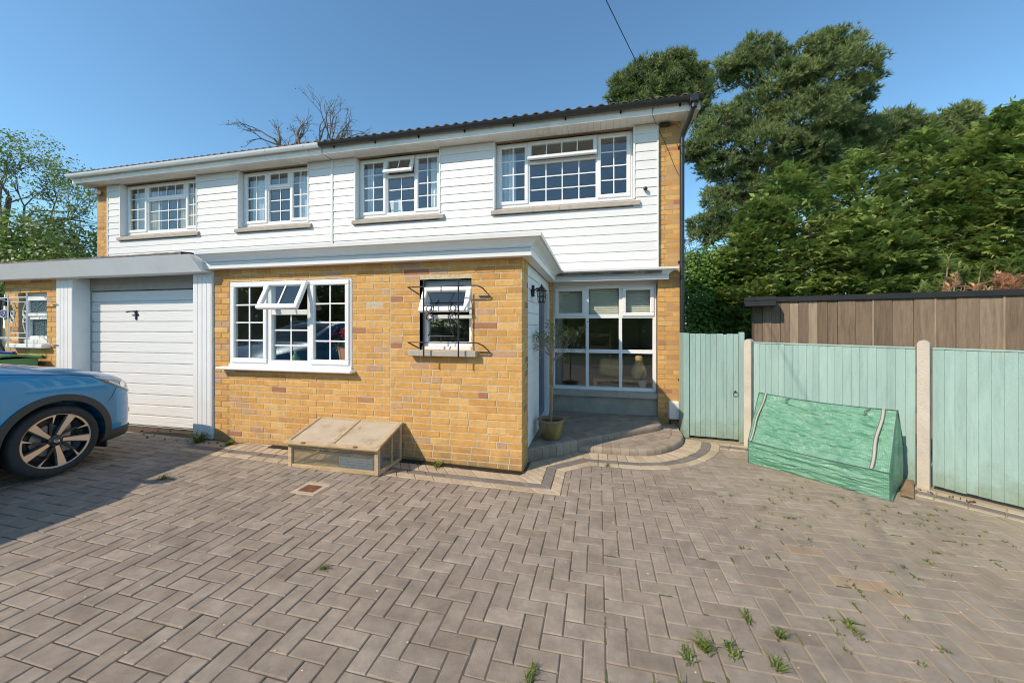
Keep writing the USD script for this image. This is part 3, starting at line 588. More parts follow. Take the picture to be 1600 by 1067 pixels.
# soffit, fascia, gutter, roof
def eaves(T, x0, x1, gm, over0, over1):
    n = int(round((x1+over1-x0+over0)/0.1)); xs = np.linspace(x0-over0, x1+over1, n+1)
    for a, b in zip(xs[:-1], xs[1:]): put(T, 'soffit_board', [box((a+0.0015, 5.92, 4.712+rng.normal(0, 0.0006)), (b-0.0015, 6.21, 4.725))], 'soffit')
    put(T, 'soffit_backing', [box((x0-over0, 5.925, 4.7265), (x1+over1, 6.3, 4.735))], 'interior_dark')
    put(T, 'fascia', [box((x0-over0, 5.897, 4.700), (x1+over1, 5.918, 4.87))], 'soffit')
    # gutter: half-round trough
    a = np.linspace(PI, 2*PI, 11); r = 0.057; yc, zc = 5.836, 4.853
    prof = [(yc+r*math.cos(t), zc+r*math.sin(t)) for t in a]; prof = prof+[(yc+(r-0.004)*math.cos(t), zc+(r-0.004)*math.sin(t)) for t in a[::-1]]
    prof[0] = (prof[0][0]-0.004, prof[0][1]+0.006)
    m = len(prof); v = P([(x, y, z) for x in (x0-over0-0.02, x1+over1+0.02) for y, z in prof]); f = []
    for i in range(m): l = (i+1) % m; f += [[i, m+i, m+l], [i, m+l, l]]
    for b0 in (0, m):
        for i in range(10): f += [[b0+i, b0+i+1, b0+m-2-i], [b0+i, b0+m-2-i, b0+m-1-i]]
    G = put(T, 'gutter', [(v, P(f))], gm, smooth=35)
    xs = np.arange(x0-over0+0.25, x1+over1, 0.83)
    for x in xs:
        rr = r+0.004; pp = [(yc+rr*math.cos(t), zc+rr*math.sin(t)) for t in a]; qq = [(yc+(rr-0.003)*math.cos(t), zc+(rr-0.003)*math.sin(t)) for t in a[::-1]]; pr = pp+qq; m = len(pr)
        v = P([(x+s, y, z) for s in (-0.011, 0.011) for y, z in pr]); f = []
        for i in range(m): l = (i+1) % m; f += [[i, m+i, m+l], [i, m+l, l]]
        for b0 in (0, m):
            for i in range(10): f += [[b0+i, b0+i+1, b0+m-2-i], [b0+i, b0+m-2-i, b0+m-1-i]]
        put(G, 'gutter_bracket', [(v, P(f)), box((x-0.012, 5.885, 4.77), (x+0.012, 5.896, 4.84))], gm)
    # roof of pantiles: single tiles along the eaves, the slope above as one sheet
    pitch = math.radians(21); cp, sp = math.cos(pitch), math.sin(pitch); y0, z0 = 5.85, 4.882; wd = 0.165
    n = int(round((x1+over1-x0+over0)/wd)); wd = (x1+over1-x0+over0)/n
    prof = [(0.0, 0.0), (0.25, 0.0), (0.40, 0.014), (0.55, 0.027), (0.70, 0.030), (0.85, 0.021), (0.97, 0.004)]
    def tile(xa, s0, s1, lift, th=0.014):
        v = []
        for s in (s0, s1):
            for dz in (0, -th):
                for u, h in prof:
                    l = lift*(1-(s-s0)/(s1-s0)); v.append((xa+u*wd, y0+s*cp-(h+dz+l)*sp, z0+s*sp+(h+dz+l)*cp))
        m = len(prof); f = []
        for i in range(m-1): f += [[i, i+1, 2*m+i+1], [i, 2*m+i+1, 2*m+i], [m+i, 3*m+i+1, m+i+1], [m+i, 3*m+i, 3*m+i+1], [i, m+i+1, i+1], [i, m+i, m+i+1], [2*m+i, 2*m+i+1, 3*m+i+1], [2*m+i, 3*m+i+1, 3*m+i]]
        f += [[0, 2*m, 3*m], [0, 3*m, m], [m-1, 2*m-1, 4*m-1], [m-1, 4*m-1, 3*m-1]]
        return (P(v), P(f))
    back = []
    R = put(T, 'roof', [box((x0-over0+0.02, 5.93, 4.88), (x1+over1-0.02, 6.0, 4.90))]+[tile(x0-over0+k*wd, 0.34*j, 0.34*j+0.38, 0.018) for k in range(n) for j in range(1, 8)], 'tile')
    for k in range(n): put(R, 'roof_tile', [tile(x0-over0+k*wd, -0.02+rng.normal(0, 0.004), 0.38, 0.014)], 'tile')
    put(T, 'rear_roof', [quad((x0-over0, 8.48, 5.89), (x1+over1, 8.48, 5.89), (x1+over1, 11.1, 4.87), (x0-over0, 11.1, 4.87))], 'tile')
    if over1 > 0.1:
        put(T, 'verge', [xf(box((x1+over1-0.03, 0, -0.10), (x1+over1+0.005, 2.80, 0.0)), rotm([1, 0, 0], pitch), (0, 5.9, 4.88)), box((x1+0.002, 5.92, 4.712), (x1+over1-0.03, 8.4, 4.73))], 'soffit')
    if over0 > 0.1:
        put(T, 'verge', [xf(box((x0-over0-0.005, 0, -0.10), (x0-over0+0.03, 2.80, 0.0)), rotm([1, 0, 0], pitch), (0, 5.9, 4.88))], 'soffit')
eaves(house, -4.90, 1.226, 'black_plastic', 0.0, 0.21)
eaves(nextdoor, -11.09, -4.925, 'upvc', 0.21, 0.0)
# downpipe with swan neck
dp = [(1.335, 5.836, 4.80), (1.335, 5.84, 4.72), (1.30, 5.95, 4.60), (1.245, 6.09, 4.47), (1.235, 6.125, 4.40), (1.235, 6.125, 0.03)]
D = put(house, 'downpipe', [tube(dp, 0.034, 12)], 'black_plastic', smooth=40)
put(D, 'outlet', [cbox((1.275, 5.775, 4.765), (1.395, 5.897, 4.87), 0.012), tube([(1.335, 5.836, 4.80), (1.335, 5.838, 4.70)], 0.042, 12)], 'black_plastic')
for z in (4.30, 2.55, 0.75): put(D, 'pipe_clip', [tube([(1.235, 6.125, z-0.015), (1.235, 6.125, z+0.015)], 0.040, 12), box((1.19, 6.15, z-0.012), (1.28, 6.2, z+0.012))], 'black_plastic')
# --- single-storey front of the right house
bay_holes = [(-4.685, -2.87, 1.075, 2.142), (-1.992, -1.368, 1.30, 2.10)]
fmf = face_map('front', FRONT_Y)
left_b = brickwork(fmf, -4.94, -2.37, 0.06, 2.304, bay_holes, dep=0.06, course=0.0748)
right_b = brickwork(fmf, -2.37, -0.793, 0.0, 2.304, bay_holes, irregular=0.9, dep=0.1, course=0.0768, phase=0.06, toneshift=-0.02)
ret_b = brickwork(face_map('right', -0.793), FRONT_Y+0.105, 4.28, 0.0, 2.304, dep=0.08, course=0.0768, phase=0.05, toneshift=-0.05)
W1 = put(house, 'front_wall', wall_boxes(-4.94, -2.37, 0.0, 2.33, bay_holes, FRONT_Y+0.0045, FRONT_Y+0.10), 'mortar_grey')
W2 = put(house, 'front_wall', wall_boxes(-2.37, -0.7985, -0.05, 2.33, bay_holes, FRONT_Y+0.0035, FRONT_Y+0.10)+[box((-0.90, FRONT_Y+0.1, -0.05), (-0.7975, 4.28, 2.33))], 'mortar_pale')
# the window reveals' brick ends come from the bricks' depth; plinth below the left half
put(house, 'plinth', [cbox((-4.94, FRONT_Y-0.012, -0.05), (-2.37, FRONT_Y+0.05, 0.058), 0.01)], 'concrete')
pick = sorted(right_b+ret_b, key=lambda b: -b[0])[:270]; pid = set(id(b) for b in pick); rest = []
for b in right_b+ret_b+left_b+pier_bricks:
    if id(b) in pid: put(W2, 'brick', [b[1]], 'brick')
    else: rest.append(b[1])
put(house, 'brickwork', rest, 'brick', kind='stuff')
for b in lp[:999]: put(nextdoor, 'brick', [b[1]], 'brick')
# bay window
BY = 3.948
tb = 1.74
bay = window(house, -4.68, -2.875, 1.083, 2.135, BY, [
    (-4.655, -4.088, 1.10, 2.128, 'sash', 2, 4, 0), (-4.07, -3.475, tb+0.0, 2.128, 'sash', 2, 1, 27), (-4.03, -3.50, 1.135, tb-0.03, 'fixed', 2, 3, 0), (-3.452, -2.90, 1.10, 2.128, 'sash', 2, 4, 0)],
    extra=[((-4.09, BY+0.001, 1.13), (-4.03, BY+0.068, 2.09)), ((-3.50, BY+0.001, 1.13), (-3.445, BY+0.068, 2.09)), ((-4.03, BY+0.002, tb-0.03), (-3.50, BY+0.067, tb+0.035))], label='white casement window with its middle vent propped open, above the cold frame')
put(house, 'window_sill', [cbox((-4.81, 3.855, 1.012), (-2.825, 4.01, 1.045), 0.008), cbox((-4.685, 3.93, 1.045), (-2.87, 4.01, 1.083), 0.004)], 'upvc', label='white plastic sill')
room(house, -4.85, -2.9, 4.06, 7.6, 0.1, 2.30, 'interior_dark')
# small window behind the grille
GY = 4.035
window(house, -1.99, -1.37, 1.335, 2.03, GY, [(-1.975, -1.385, 1.70, 2.02, 'sash', 1, 1, 26), (-1.935, -1.425, 1.39, 1.655, 'fixed', 1, 1, 0)],
    extra=[((-1.935, GY+0.002, 1.655), (-1.425, GY+0.067, 1.70))], label='small white window with its top vent open behind the black grille')
put(house, 'window_head', [box((-1.99, GY+0.005, 2.03), (-1.37, GY+0.06, 2.10))], 'grey_metal')
put(house, 'window_sill', [cbox((-2.10, 3.875, 1.232), (-1.295, 4.04, 1.298), 0.006)], 'concrete', label='grey concrete sill'); put(house, 'inner_sill', [box((-1.99, 4.0, 1.298), (-1.37, 4.06, 1.338))], 'upvc')
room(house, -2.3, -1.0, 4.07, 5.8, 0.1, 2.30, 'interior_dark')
# side wall of the porch: boards, door
put(house, 'porch_wall', [box((-0.90, 4.28, 0.0), (-0.825, 5.15, 2.33)), box((-0.90, 5.15, 2.12), (-0.825, 6.2, 2.33))], 'interior_dark')
boards(house, 4.282, 5.13, 0.155, 2.30, [], -0.797, name='porch_board', facing='right')
boards(house, 5.13, 6.19, 2.13, 2.30, [], -0.797, name='porch_board', facing='right')
dr = put(house, 'front_door', [cbox((-0.90, 5.21, 0.20), (-0.855, 6.06, 2.08), 0.004)], 'door_grey', label='dark grey front door seen edge on')
put(dr, 'door_frame', [box((-0.90, 5.13, 0.152), (-0.81, 5.20, 2.13)), box((-0.90, 6.07, 0.152), (-0.79, 6.19, 2.13)), box((-0.90, 5.20, 2.085), (-0.80, 6.07, 2.128)), box((-0.9, 5.2, 0.152), (-0.78, 6.07, 0.195))], 'upvc')
put(dr, 'door_panel', [cbox((-0.856, 5.33, 0.35), (-0.848, 5.58, 1.95), 0.003), cbox((-0.856, 5.69, 0.35), (-0.848, 5.94, 1.95), 0.003)], 'door_grey'); put(dr, 'handle', [tube([(-0.852, 5.25, 1.12), (-0.81, 5.25, 1.12), (-0.81, 5.36, 1.12)], 0.009, 8), cbox((-0.857, 5.235, 1.0), (-0.846, 5.265, 1.22), 0.003)], 'chrome')
# big window and its plinth
BW = 6.33
L = []
cols = [(-0.715, -0.205), (-0.155, 0.325), (0.375, 0.865)]; rows = [(0.56, 1.125), (1.185, 1.695), (1.755, 2.20)]
for i, (a, b) in enumerate(cols):
    for j, (c, d) in enumerate(rows):
        if j == 2 and i != 1: L.append((a+0.0, b-0.0, c-0.03, d+0.01, 'sash', 1, 1, 0))
        else: L.append((a+0.0, b-0.0, c, d, 'fixed', 1, 1, 0))
ex = [((x0, BW+0.001, 0.55), (x1, BW+0.068, 2.2)) for x0, x1 in ((-0.205, -0.155), (0.325, 0.375))]+[((a, BW+0.002, z-0.03), (b, BW+0.067, z+0.03)) for z in (1.155, 1.725) for a, b in cols]
window(house, -0.765, 0.895, 0.52, 2.235, BW, L, extra=ex, label='large white nine-pane window with cream blinds, in the shade of the canopy', fw=0.05)
put(house, 'window_sill', [cbox((-0.737, 6.235, 0.425), (0.905, 6.36, 0.50), 0.006), box((-0.737, 6.29, 0.50), (0.897, 6.35, 0.52))], 'concrete', label='long stone sill under the nine-pane window')
put(house, 'window_plinth', [box((-0.737, 6.30, 0.0), (0.899, 6.38, 0.424))], 'render_grey')
put(house, 'window_head', [box((-0.80, 6.31, 2.236), (0.899, 6.40, 2.36))], 'white_paint')
room(house, -0.80, 1.0, 6.42, 10.0, 0.12, 2.33, 'interior')
# canopy cornice: swept profile (overhang, height, mitred at the corners)
def cornice(T, name, nodes, mt, prof):
    """nodes: (x, y, mx, my, zlow, ztop) with mitre direction; prof: closed list of (overhang, level 0..1)"""
    v = []
    for x, y, mx, my, zl, zt in nodes:
        for o, h in prof: v.append((x+mx*o, y+my*o, zl+(zt-zl)*h))
    m, n = len(prof), len(nodes); f = []
    for k in range(n-1):
        for i in range(m): l = (i+1) % m; f += [[k*m+i, k*m+l, (k+1)*m+l], [k*m+i, (k+1)*m+l, (k+1)*m+i]]
    tri = trimesh.creation.triangulate_polygon(Polygon(prof), engine='earcut')
    tv, tf = tri
    mapi = [int(np.argmin([(a-p[0])**2+(b-p[1])**2 for a, b in prof])) for p in tv]
    for t in tf: f += [[mapi[t[0]], mapi[t[1]], mapi[t[2]]], [(n-1)*m+mapi[t[2]], (n-1)*m+mapi[t[1]], (n-1)*m+mapi[t[0]]]]
    return put(T, name, [(P(v), P(f))], mt, smooth=28)
nod = [(-4.97, 3.953, 0, -1, 2.304, 2.515), (-0.793, 3.953, 1, -1, 2.304, 2.515), (-0.793, 6.19, 1, -1, 2.283, 2.455), (0.925, 6.19, 1, -1, 2.283, 2.455)]
cornice(house, 'canopy_fascia', nod, 'white_paint', [(0.0, 0.0), (0.115, 0.0), (0.115, 0.38), (0.10, 0.40), (0.0, 0.40)])
cornice(house, 'canopy_cove', nod, 'white_paint', [(0.0, 0.402), (0.118, 0.402), (0.118, 0.47), (0.135, 0.56), (0.165, 0.66), (0.20, 0.74), (0.215, 0.80), (0.0, 0.80)])
cornice(house, 'canopy_edge', nod, 'white_paint', [(0.0, 0.803), (0.235, 0.803), (0.238, 0.985), (0.225, 1.0), (0.0, 1.0)])
put(house, 'flat_roof', [box((-4.93, 3.90, 2.40), (-0.85, 6.20, 2.49)), box((-0.86, 6.0, 2.37), (0.93, 6.20, 2.435)), box((0.9, 6.02, 2.452), (1.16, 6.17, 2.462))], 'felt')
put(house, 'canopy_soffit', [quad((-4.9, 3.9, 2.332), (-0.8, 3.9, 2.332), (-0.8, 6.2, 2.332), (-4.9, 6.2, 2.332))], 'soffit')
# --- garage and front of number 7
gar = Thing('garage', 'white garage of number 7 with boarded pillars and grey sloping fascia', 'garage', (-6.3, 3.95, 0))
def pillar(x0, x1, label=None):
    xs = np.linspace(x0, x1, 5)
    Pn = put(gar, 'pillar', [box((x0+0.004, 3.945, gz(x0)), (x1-0.004, 4.30, 2.29))], 'white_paint', label=label)
    for a, b in zip(xs[:-1], xs[1:]): put(Pn, 'pillar_board', [cbox((a+0.0015, 3.928, gz(a)+0.06), (b-0.0015, 3.944, 2.28), 0.004)], 'white_paint')
    put(Pn, 'side_board', [cbox((x1-0.006, 3.93, gz(x1)+0.06), (x1+0.008, 4.14, 2.28), 0.003), cbox((x0-0.008, 3.93, gz(x1)+0.06), (x0+0.006, 4.14, 2.28), 0.003)], 'white_paint')
pillar(-7.86, -7.54, 'left boarded pillar'); pillar(-5.265, -4.965, 'right boarded pillar next to the yellow brick wall')
gd = put(gar, 'garage_door', [box((-7.53, 4.17, gz(-6.4)), (-5.27, 4.20, 2.09))], 'white_paint')
zz = np.linspace(0.115, 2.085, 14)
for a, b in zip(zz[:-1], zz[1:]):
    sec = [(4.146, a+0.014), (4.146, b-0.008), (4.160, b-0.002), (4.169, b-0.002), (4.169, a+0.002), (4.164, a+0.002)]; m = len(sec)
    v = P([(x, y, z) for x in (-7.52, -5.28) for y, z in sec]); f = []
    for i in range(m): l = (i+1) % m; f += [[i, l, m+l], [i, m+l, m+i]]
    f += [[0, i+1, i] for i in range(1, m-1)]+[[m, m+i, m+i+1] for i in range(1, m-1)]
    put(gd, 'door_panel', [(v, P(f))], 'garage_white')
put(gd, 'handle', [cbox((-6.635, 4.132, 1.66), (-6.60, 4.150, 1.80), 0.006), tube([(-6.617, 4.135, 1.775), (-6.617, 4.105, 1.785), (-6.66, 4.10, 1.785), (-6.735, 4.10, 1.775)], 0.012, 8), tube([(-6.585, 4.15, 1.73), (-6.585, 4.142, 1.73)], 0.018, 12)], 'black_metal')
put(gar, 'door_frame', [box((-7.548, 4.13, 0.1), (-7.525, 4.25, 2.2)), box((-5.275, 4.13, 0.08), (-5.262, 4.25, 2.2)), box((-7.55, 4.13, 2.10), (-5.26, 4.25, 2.30))], 'concrete', label='grey door frame and lintel')
put(gar, 'shell', [box((-7.86, 4.3, 0), (-7.78, 6.2, 2.3)), box((-5.05, 4.3, 0), (-4.97, 6.2, 2.3)), box((-7.86, 6.2, 0), (-4.97, 6.35, 2.45))], 'interior_dark')
def slope_fascia(x0, x1):
    sec = [(3.80, 2.268), (3.69, 2.475), (3.70, 2.478), (3.99, 2.478), (3.99, 2.268)]
    v = P([(x-(0.06 if (x == x1 and z > 2.4 and x1 > -6) else 0), y, z) for x in (x0, x1) for y, z in sec]); m = len(sec); f = []
    for i in range(m): l = (i+1) % m; f += [[i, m+i, m+l], [i, m+l, l]]
    f += [[0, i, i+1] for i in range(1, m-1)]+[[m, m+i+1, m+i] for i in range(1, m-1)]
    return (v, P(f))
put(gar, 'fascia', [slope_fascia(-7.87, -4.955)], 'white_paint', label='pale sloping fascia board')
def felt_edge(x0, x1, y=3.70, z=2.48, yb=6.2):
    n = int((x1-x0)/0.04); x = np.linspace(x0, x1, n); top = z+0.018+0.016*meshkit.fbm(np.c_[x*7, x*0, x*0], 4, 3); fy = y-0.012+0.02*meshkit.fbm(np.c_[x*9, x*0+3, x*0], 3, 5)
    v = np.vstack([np.c_[x, fy, np.full(n, z-0.008)], np.c_[x, fy, top], np.c_[x, fy+0.12, top+0.012], np.c_[x, np.full(n, yb), np.full(n, z+0.03)]]); f = []
    for r in range(3):
        for i in range(n-1): f.append([r*n+i, r*n+i+1, (r+1)*n+i+1, (r+1)*n+i])
    return (v, P(f))
put(gar, 'felt_roof', [felt_edge(-7.87, -5.15)], 'felt', label='mossy grey felt roof edge')
# brick front of number 7 left of the garage
lh = [(-8.745, -8.12, 1.30, 2.085)]
nb = brickwork(fmf, -9.06, -7.868, 0.14, 2.30, lh, dep=0.09, phase=0.03)
NW = put(nextdoor, 'front_wall', wall_boxes(-9.06, -7.868, 0.0, 2.33, lh, FRONT_Y+0.004, FRONT_Y+0.10)+[box((-9.06, 4.05, 0), (-8.98, 6.2, 2.33))], 'mortar_grey')
for b in nb: put(NW, 'brick', [b[1]], 'brick')
put(nextdoor, 'entrance_fascia', [slope_fascia(-11.2, -7.872)], 'white_paint'); put(nextdoor, 'felt_roof', [felt_edge(-11.2, -7.872)], 'felt')
put(nextdoor, 'entrance_wall', [box((-11.05, 6.16, 0.0), (-9.0, 6.205, 2.45))], 'interior_dark')
window(nextdoor, -8.745, -8.12, 1.36, 2.03, 4.04, [(-8.73, -8.135, 1.72, 2.02, 'sash', 1, 1, 0), (-8.69, -8.175, 1.415, 1.67, 'fixed', 1, 1, 0)], extra=[((-8.69, 4.042, 1.67), (-8.175, 4.107, 1.72))], glass='obscure_glass', label='small white window with rippled glass behind the white grille')
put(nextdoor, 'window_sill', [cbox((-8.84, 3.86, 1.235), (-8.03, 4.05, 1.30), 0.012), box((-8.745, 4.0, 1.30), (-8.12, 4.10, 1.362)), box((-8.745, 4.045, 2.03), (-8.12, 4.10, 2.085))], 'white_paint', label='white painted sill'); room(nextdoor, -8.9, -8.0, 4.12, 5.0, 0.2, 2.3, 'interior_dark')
# ------------------------------------------------------------------ things on the walls
def grille(name, label, m, xL, xR, barL, barR, zt, zb, vt, vb, y, mid, dx=0.105):
    """window guard: two rails bent back to the wall, two uprights, an hourglass of scrolls"""
    T = Thing(name, label, 'window grille', ((xL+xR)/2, 3.95, zb))
    for z in (zt, zb):
        put(T, 'rail', [tube([(xL+0.05, FRONT_Y, z-0.07), (xL+0.05, FRONT_Y-0.03, z-0.065), (xL-0.02, y, z), (xR, y, z), (xR+dx*0.5, y+0.045, z-0.03), (xR+dx, FRONT_Y-0.01, z-0.105), (xR-0.02-max(0, -dx), FRONT_Y-0.012, z-0.105)], 0.0075, 6)], m, smooth=50)
    for x in (barL, barR): put(T, 'upright', [tube([(x, y-0.010, vb), (x, y-0.010, vt)], 0.009, 6)], m, smooth=50)
    put(T, 'tie', [tube([(mid, y, zt), (mid, y, zt-0.067)], 0.006, 6), tube([(mid, y, zb), (mid, y, zb+0.07)], 0.006, 6)], m)
    hw = (barR-barL)/2*0.75; c = mid; zc = (zt+zb)/2+0.015; a = np.linspace(0, 1, 34)
    put(T, 'cross_bar', [tube([(c-hw, y, zt-0.067), (c+hw, y, zt-0.067)], 0.005, 6)], m); put(T, 'cross_bar', [tube([(c-hw, y, zb+0.07), (c+hw, y, zb+0.07)], 0.005, 6)], m)
    for sgn in (-1, 1):
        for up in (-1, 1):
            ze = zt-0.067 if up > 0 else zb+0.07; r0 = 0.047; wx = hw*0.58; pts = [(c+sgn*hw, y, ze), (c+sgn*(hw*0.82), y, ze-up*0.06), (c+sgn*(wx+0.014), y, zc+up*(r0+0.07)), (c+sgn*(wx+0.003), y, zc+up*(r0+0.03))]
            for t in a:
                th = PI+t*2*PI*1.25; r = r0*(1-0.5*t); pts.append((c+sgn*(wx+r0+r*math.cos(th)), y, zc+up*(r0+0.002)+up*r*math.sin(th)))
            put(T, 'scroll', [tube(pts, 0.0055, 6)], m, smooth=60)
    return T
grille('window_grille', 'black wrought iron scrolled grille in front of the small window', 'black_metal', -2.05, -1.26, -1.873, -1.468, 2.003, 1.39, 2.075, 1.235, 3.82, -1.672)
grille('window_grille', 'white wrought iron scrolled grille by the number 7 sign', 'white_metal', -8.90, -7.90, -8.66, -8.245, 1.995, 1.393, 2.06, 1.24, 3.82, -8.45, -0.06)
def lantern(name, label, p, nx, ny, s=1.0):
    """coach lantern on a wall plate; n = out of the wall"""
    n = P([nx, ny, 0.0]); tgt = P([-ny, nx, 0.0]); p = P(p, float); T = Thing(name, label, 'wall lantern', p)
    put(T, 'wall_plate', [tube([p, p+n*0.012], 0.045*s, 12), xf(cbox((-0.02, -0.02, -0.07), (0.02, 0.02, 0.07)), None, p+n*0.006)], 'black_metal')
    put(T, 'arm', [tube([p+n*0.01, p+n*0.06+P([0, 0, 0.03]), p+n*0.11+P([0, 0, 0.025])], 0.01, 8)], 'black_metal')
    c = p+n*0.115
    put(T, 'roof', [lathe([(0.001, 0.085), (0.010, 0.08), (0.012, 0.06), (0.03, 0.045), (0.055, 0.015), (0.07, 0.0), (0.066, -0.008), (0.0, -0.008)], 8, c)], 'black_metal')
    cage = [tube([c+P([0.055*math.cos(a), 0.055*math.sin(a), -0.005]), c+P([0.042*math.cos(a), 0.042*math.sin(a), -0.135])], 0.005, 5) for a in np.arange(6)*PI/3]
    cage += [tube([c+P([r*math.cos(a), r*math.sin(a), z]) for a in np.arange(12)*PI/6], 0.006, 5, closed=True) for r, z in ((0.049, -0.07), (0.043, -0.138))]
    put(T, 'cage', cage+[lathe([(0.0, -0.15), (0.045, -0.145), (0.045, -0.135), (0, -0.135)], 10, c)], 'black_metal')
    put(T, 'glass', [lathe([(0.046, -0.008), (0.036, -0.135)], 8, c)], 'glass')
lantern('wall_lantern', 'black coach lantern on the white boards beside the front door', (-0.792, 4.56, 2.0), 1, 0, 1.0)
lantern('wall_lantern', 'black lantern above the number 7 sign, partly out of view', (-9.0, 3.948, 1.95), 0, -1)
T = Thing('house_number_sign', 'oval blue sign with a white 7 on the brick wall', 'house sign', (-9.035, 3.95, 1.76))
a = np.linspace(0, 2*PI, 25)[:-1]
el = lambda rx, rz, y0, y1, cx=-9.035, cz=1.76: (lambda v: (v, P([[i, (i+1) % 24, 24+(i+1) % 24] for i in range(24)]+[[i, 24+(i+1) % 24, 24+i] for i in range(24)]+[[0, i+1, i] for i in range(1, 23)])))(np.vstack([np.c_[cx+rx*np.cos(a), np.full(24, y0), cz+rz*np.sin(a)], np.c_[cx+rx*np.cos(a), np.full(24, y1), cz+rz*np.sin(a)]]))
put(T, 'plate', [el(0.105, 0.062, 3.935, 3.95)], 'sign_blue'); put(T, 'rim', [tube(np.c_[-9.035+0.105*np.cos(a), np.full(24, 3.934), 1.76+0.062*np.sin(a)], 0.004, 5, closed=True)], 'white_ink')
m = tm(meshkit.text_mesh('7', 0.055, 0.002)); put(T, 'number', [(np.c_[m[0][:, 0]-9.05, 3.933-m[0][:, 2], m[0][:, 1]+1.733], m[1])], 'white_ink')
T = Thing('meter_box', 'small white meter box low on the brick pier', 'meter box', (1.12, 6.2, 0.29))
put(T, 'case', [cbox((1.05, 6.10, 0.155), (1.192, 6.196, 0.42), 0.006)], 'white_paint'); put(T, 'lid', [cbox((1.056, 6.092, 0.165), (1.186, 6.101, 0.41), 0.003)], 'white_paint'); put(T, 'lock', [tube([(1.172, 6.093, 0.30), (1.172, 6.086, 0.30)], 0.008, 8)], 'chrome')
put(T, 'supply_pipe', [tube([(1.075, 6.15, 0.16), (1.06, 6.14, 0.05), (1.03, 6.12, 0.0)], 0.014, 8)], 'black_plastic', smooth=50)
T = Thing('security_sensor', 'small dark round sensor on the white boards right of the upper window', 'sensor', (0.708, 6.15, 3.69))
put(T, 'base', [tube([(0.708, 6.155, 3.69), (0.708, 6.135, 3.69)], 0.022, 12)], 'grey_metal'); put(T, 'head', [tm(trimesh.creation.icosphere(2, 0.032)+0 if False else trimesh.creation.icosphere(2, 0.032))], 'black_plastic', smooth=True) if False else put(T, 'head', [xf(tm(trimesh.creation.icosphere(2, 0.032)), None, (0.708, 6.115, 3.69))], 'black_plastic', smooth=True)
T = Thing('junction_box', 'small black cable box under the eaves at the top of the brick pier', 'junction box', (1.0, 6.16, 4.66))
put(T, 'box', [cbox((0.93, 6.14, 4.645), (1.08, 6.198, 4.69), 0.01)], 'black_plastic')
put(T, 'cable', [tube([(0.79, 5.885, 4.80), (0.78, 5.90, 4.70), (0.86, 6.1, 4.66), (0.94, 6.17, 4.66)], 0.004, 5), tube([(1.07, 6.17, 4.66), (1.15, 6.18, 4.66), (1.21, 6.18, 4.60)], 0.004, 5)], 'black_plastic', smooth=60)
put(T, 'cable', [tube([(0.90, 6.185, 4.64), (0.98, 6.19, 4.45), (1.06, 6.19, 4.25), (1.14, 6.19, 4.02), (1.20, 6.19, 3.88)], 0.004, 5)], 'black_plastic', smooth=60)
T = Thing('security_light', 'white security light on the brick pier at the far left under the eaves', 'security light', (-10.97, 6.15, 4.56))
put(T, 'head', [cbox((-11.05, 6.06, 4.52), (-10.88, 6.16, 4.60), 0.015)], 'white_paint'); put(T, 'lamp', [cbox((-11.03, 6.052, 4.53), (-10.9, 6.062, 4.575), 0.004)], 'grey_metal'); put(T, 'bracket', [tube([(-10.96, 6.15, 4.56), (-10.96, 6.2, 4.60)], 0.015, 8)], 'grey_metal')
# telephone wire from the eaves to a pole beyond the camera
p0, p1 = P([0.86, 5.88, 4.80]), P([-4.95, -7.4, 6.75]); tt = np.linspace(0, 1, 40)
wire = p0+(p1-p0)*tt[:, None]; wire[:, 2] -= 0.35*4*tt*(1-tt)*0.3
o = put(None, 'telephone_wire', [tube(wire, 0.0055, 5)], 'black_plastic', label='thin black telephone wire rising from the eaves across the sky', cat='wire')
T = Thing('telegraph_pole', 'wooden telegraph pole across the drive that the wire runs to', 'telegraph pole', (-4.95, -7.5, 0)); put(T, 'pole', [tube([(-4.95, -7.5, -0.1), (-4.95, -7.5, 7.1)], [0.14, 0.10], 12)], 'bark', smooth=50); put(T, 'step_iron', [tube([(-5.15, -7.5, 5.6), (-4.75, -7.5, 5.6)], 0.012, 6)], 'grey_metal')
# ------------------------------------------------------------------ drain cover, drain channel, weeds
T = Thing('drain_cover', 'square brown drain cover in a pale stone surround', 'drain cover', (-2.655, 3.045, 0.03)); z = 0.034
a_, b_, c_, d_ = -2.79, 2.92, -2.52, 3.17
for q in ((a_, b_, c_, b_+0.05), (a_, d_-0.05, c_, d_), (a_, b_+0.052, a_+0.055, d_-0.052), (c_-0.055, b_+0.052, c_, d_-0.052)): put(T, 'surround', [cbox((q[0], q[1], -0.02), (q[2], q[3], 0.036), 0.004, float(rng.random()))], 'paver_buff')
put(T, 'lid', [cbox((a_+0.058, b_+0.053, 0.0), (c_-0.058, d_-0.053, 0.032), 0.003)], 'rust')
for k in range(4): put(T, 'rib', [box((a_+0.075, b_+0.075+k*0.032, 0.031), (c_-0.075, b_+0.083+k*0.032, 0.035))], 'rust')
T = Thing('drain_channel', 'narrow black slotted drain along the foot of the yellow brick wall', 'drain channel', (-2.0, 3.9, 0))
put(T, 'channel', [box((-4.0, 3.878, -0.05), (-0.80, 3.948, 0.004+0.0))], 'black_plastic')
xs = np.arange(-4.0, -0.80, 0.022); put(T, 'slotted_grate', [ground(box((x, 3.872, 0.004), (x+0.013, 3.95, 0.015))) for x in xs]+[ground(box((-4.0, 3.868, 0.002), (-0.8, 3.874, 0.013)))], 'black_plastic', kind='stuff')
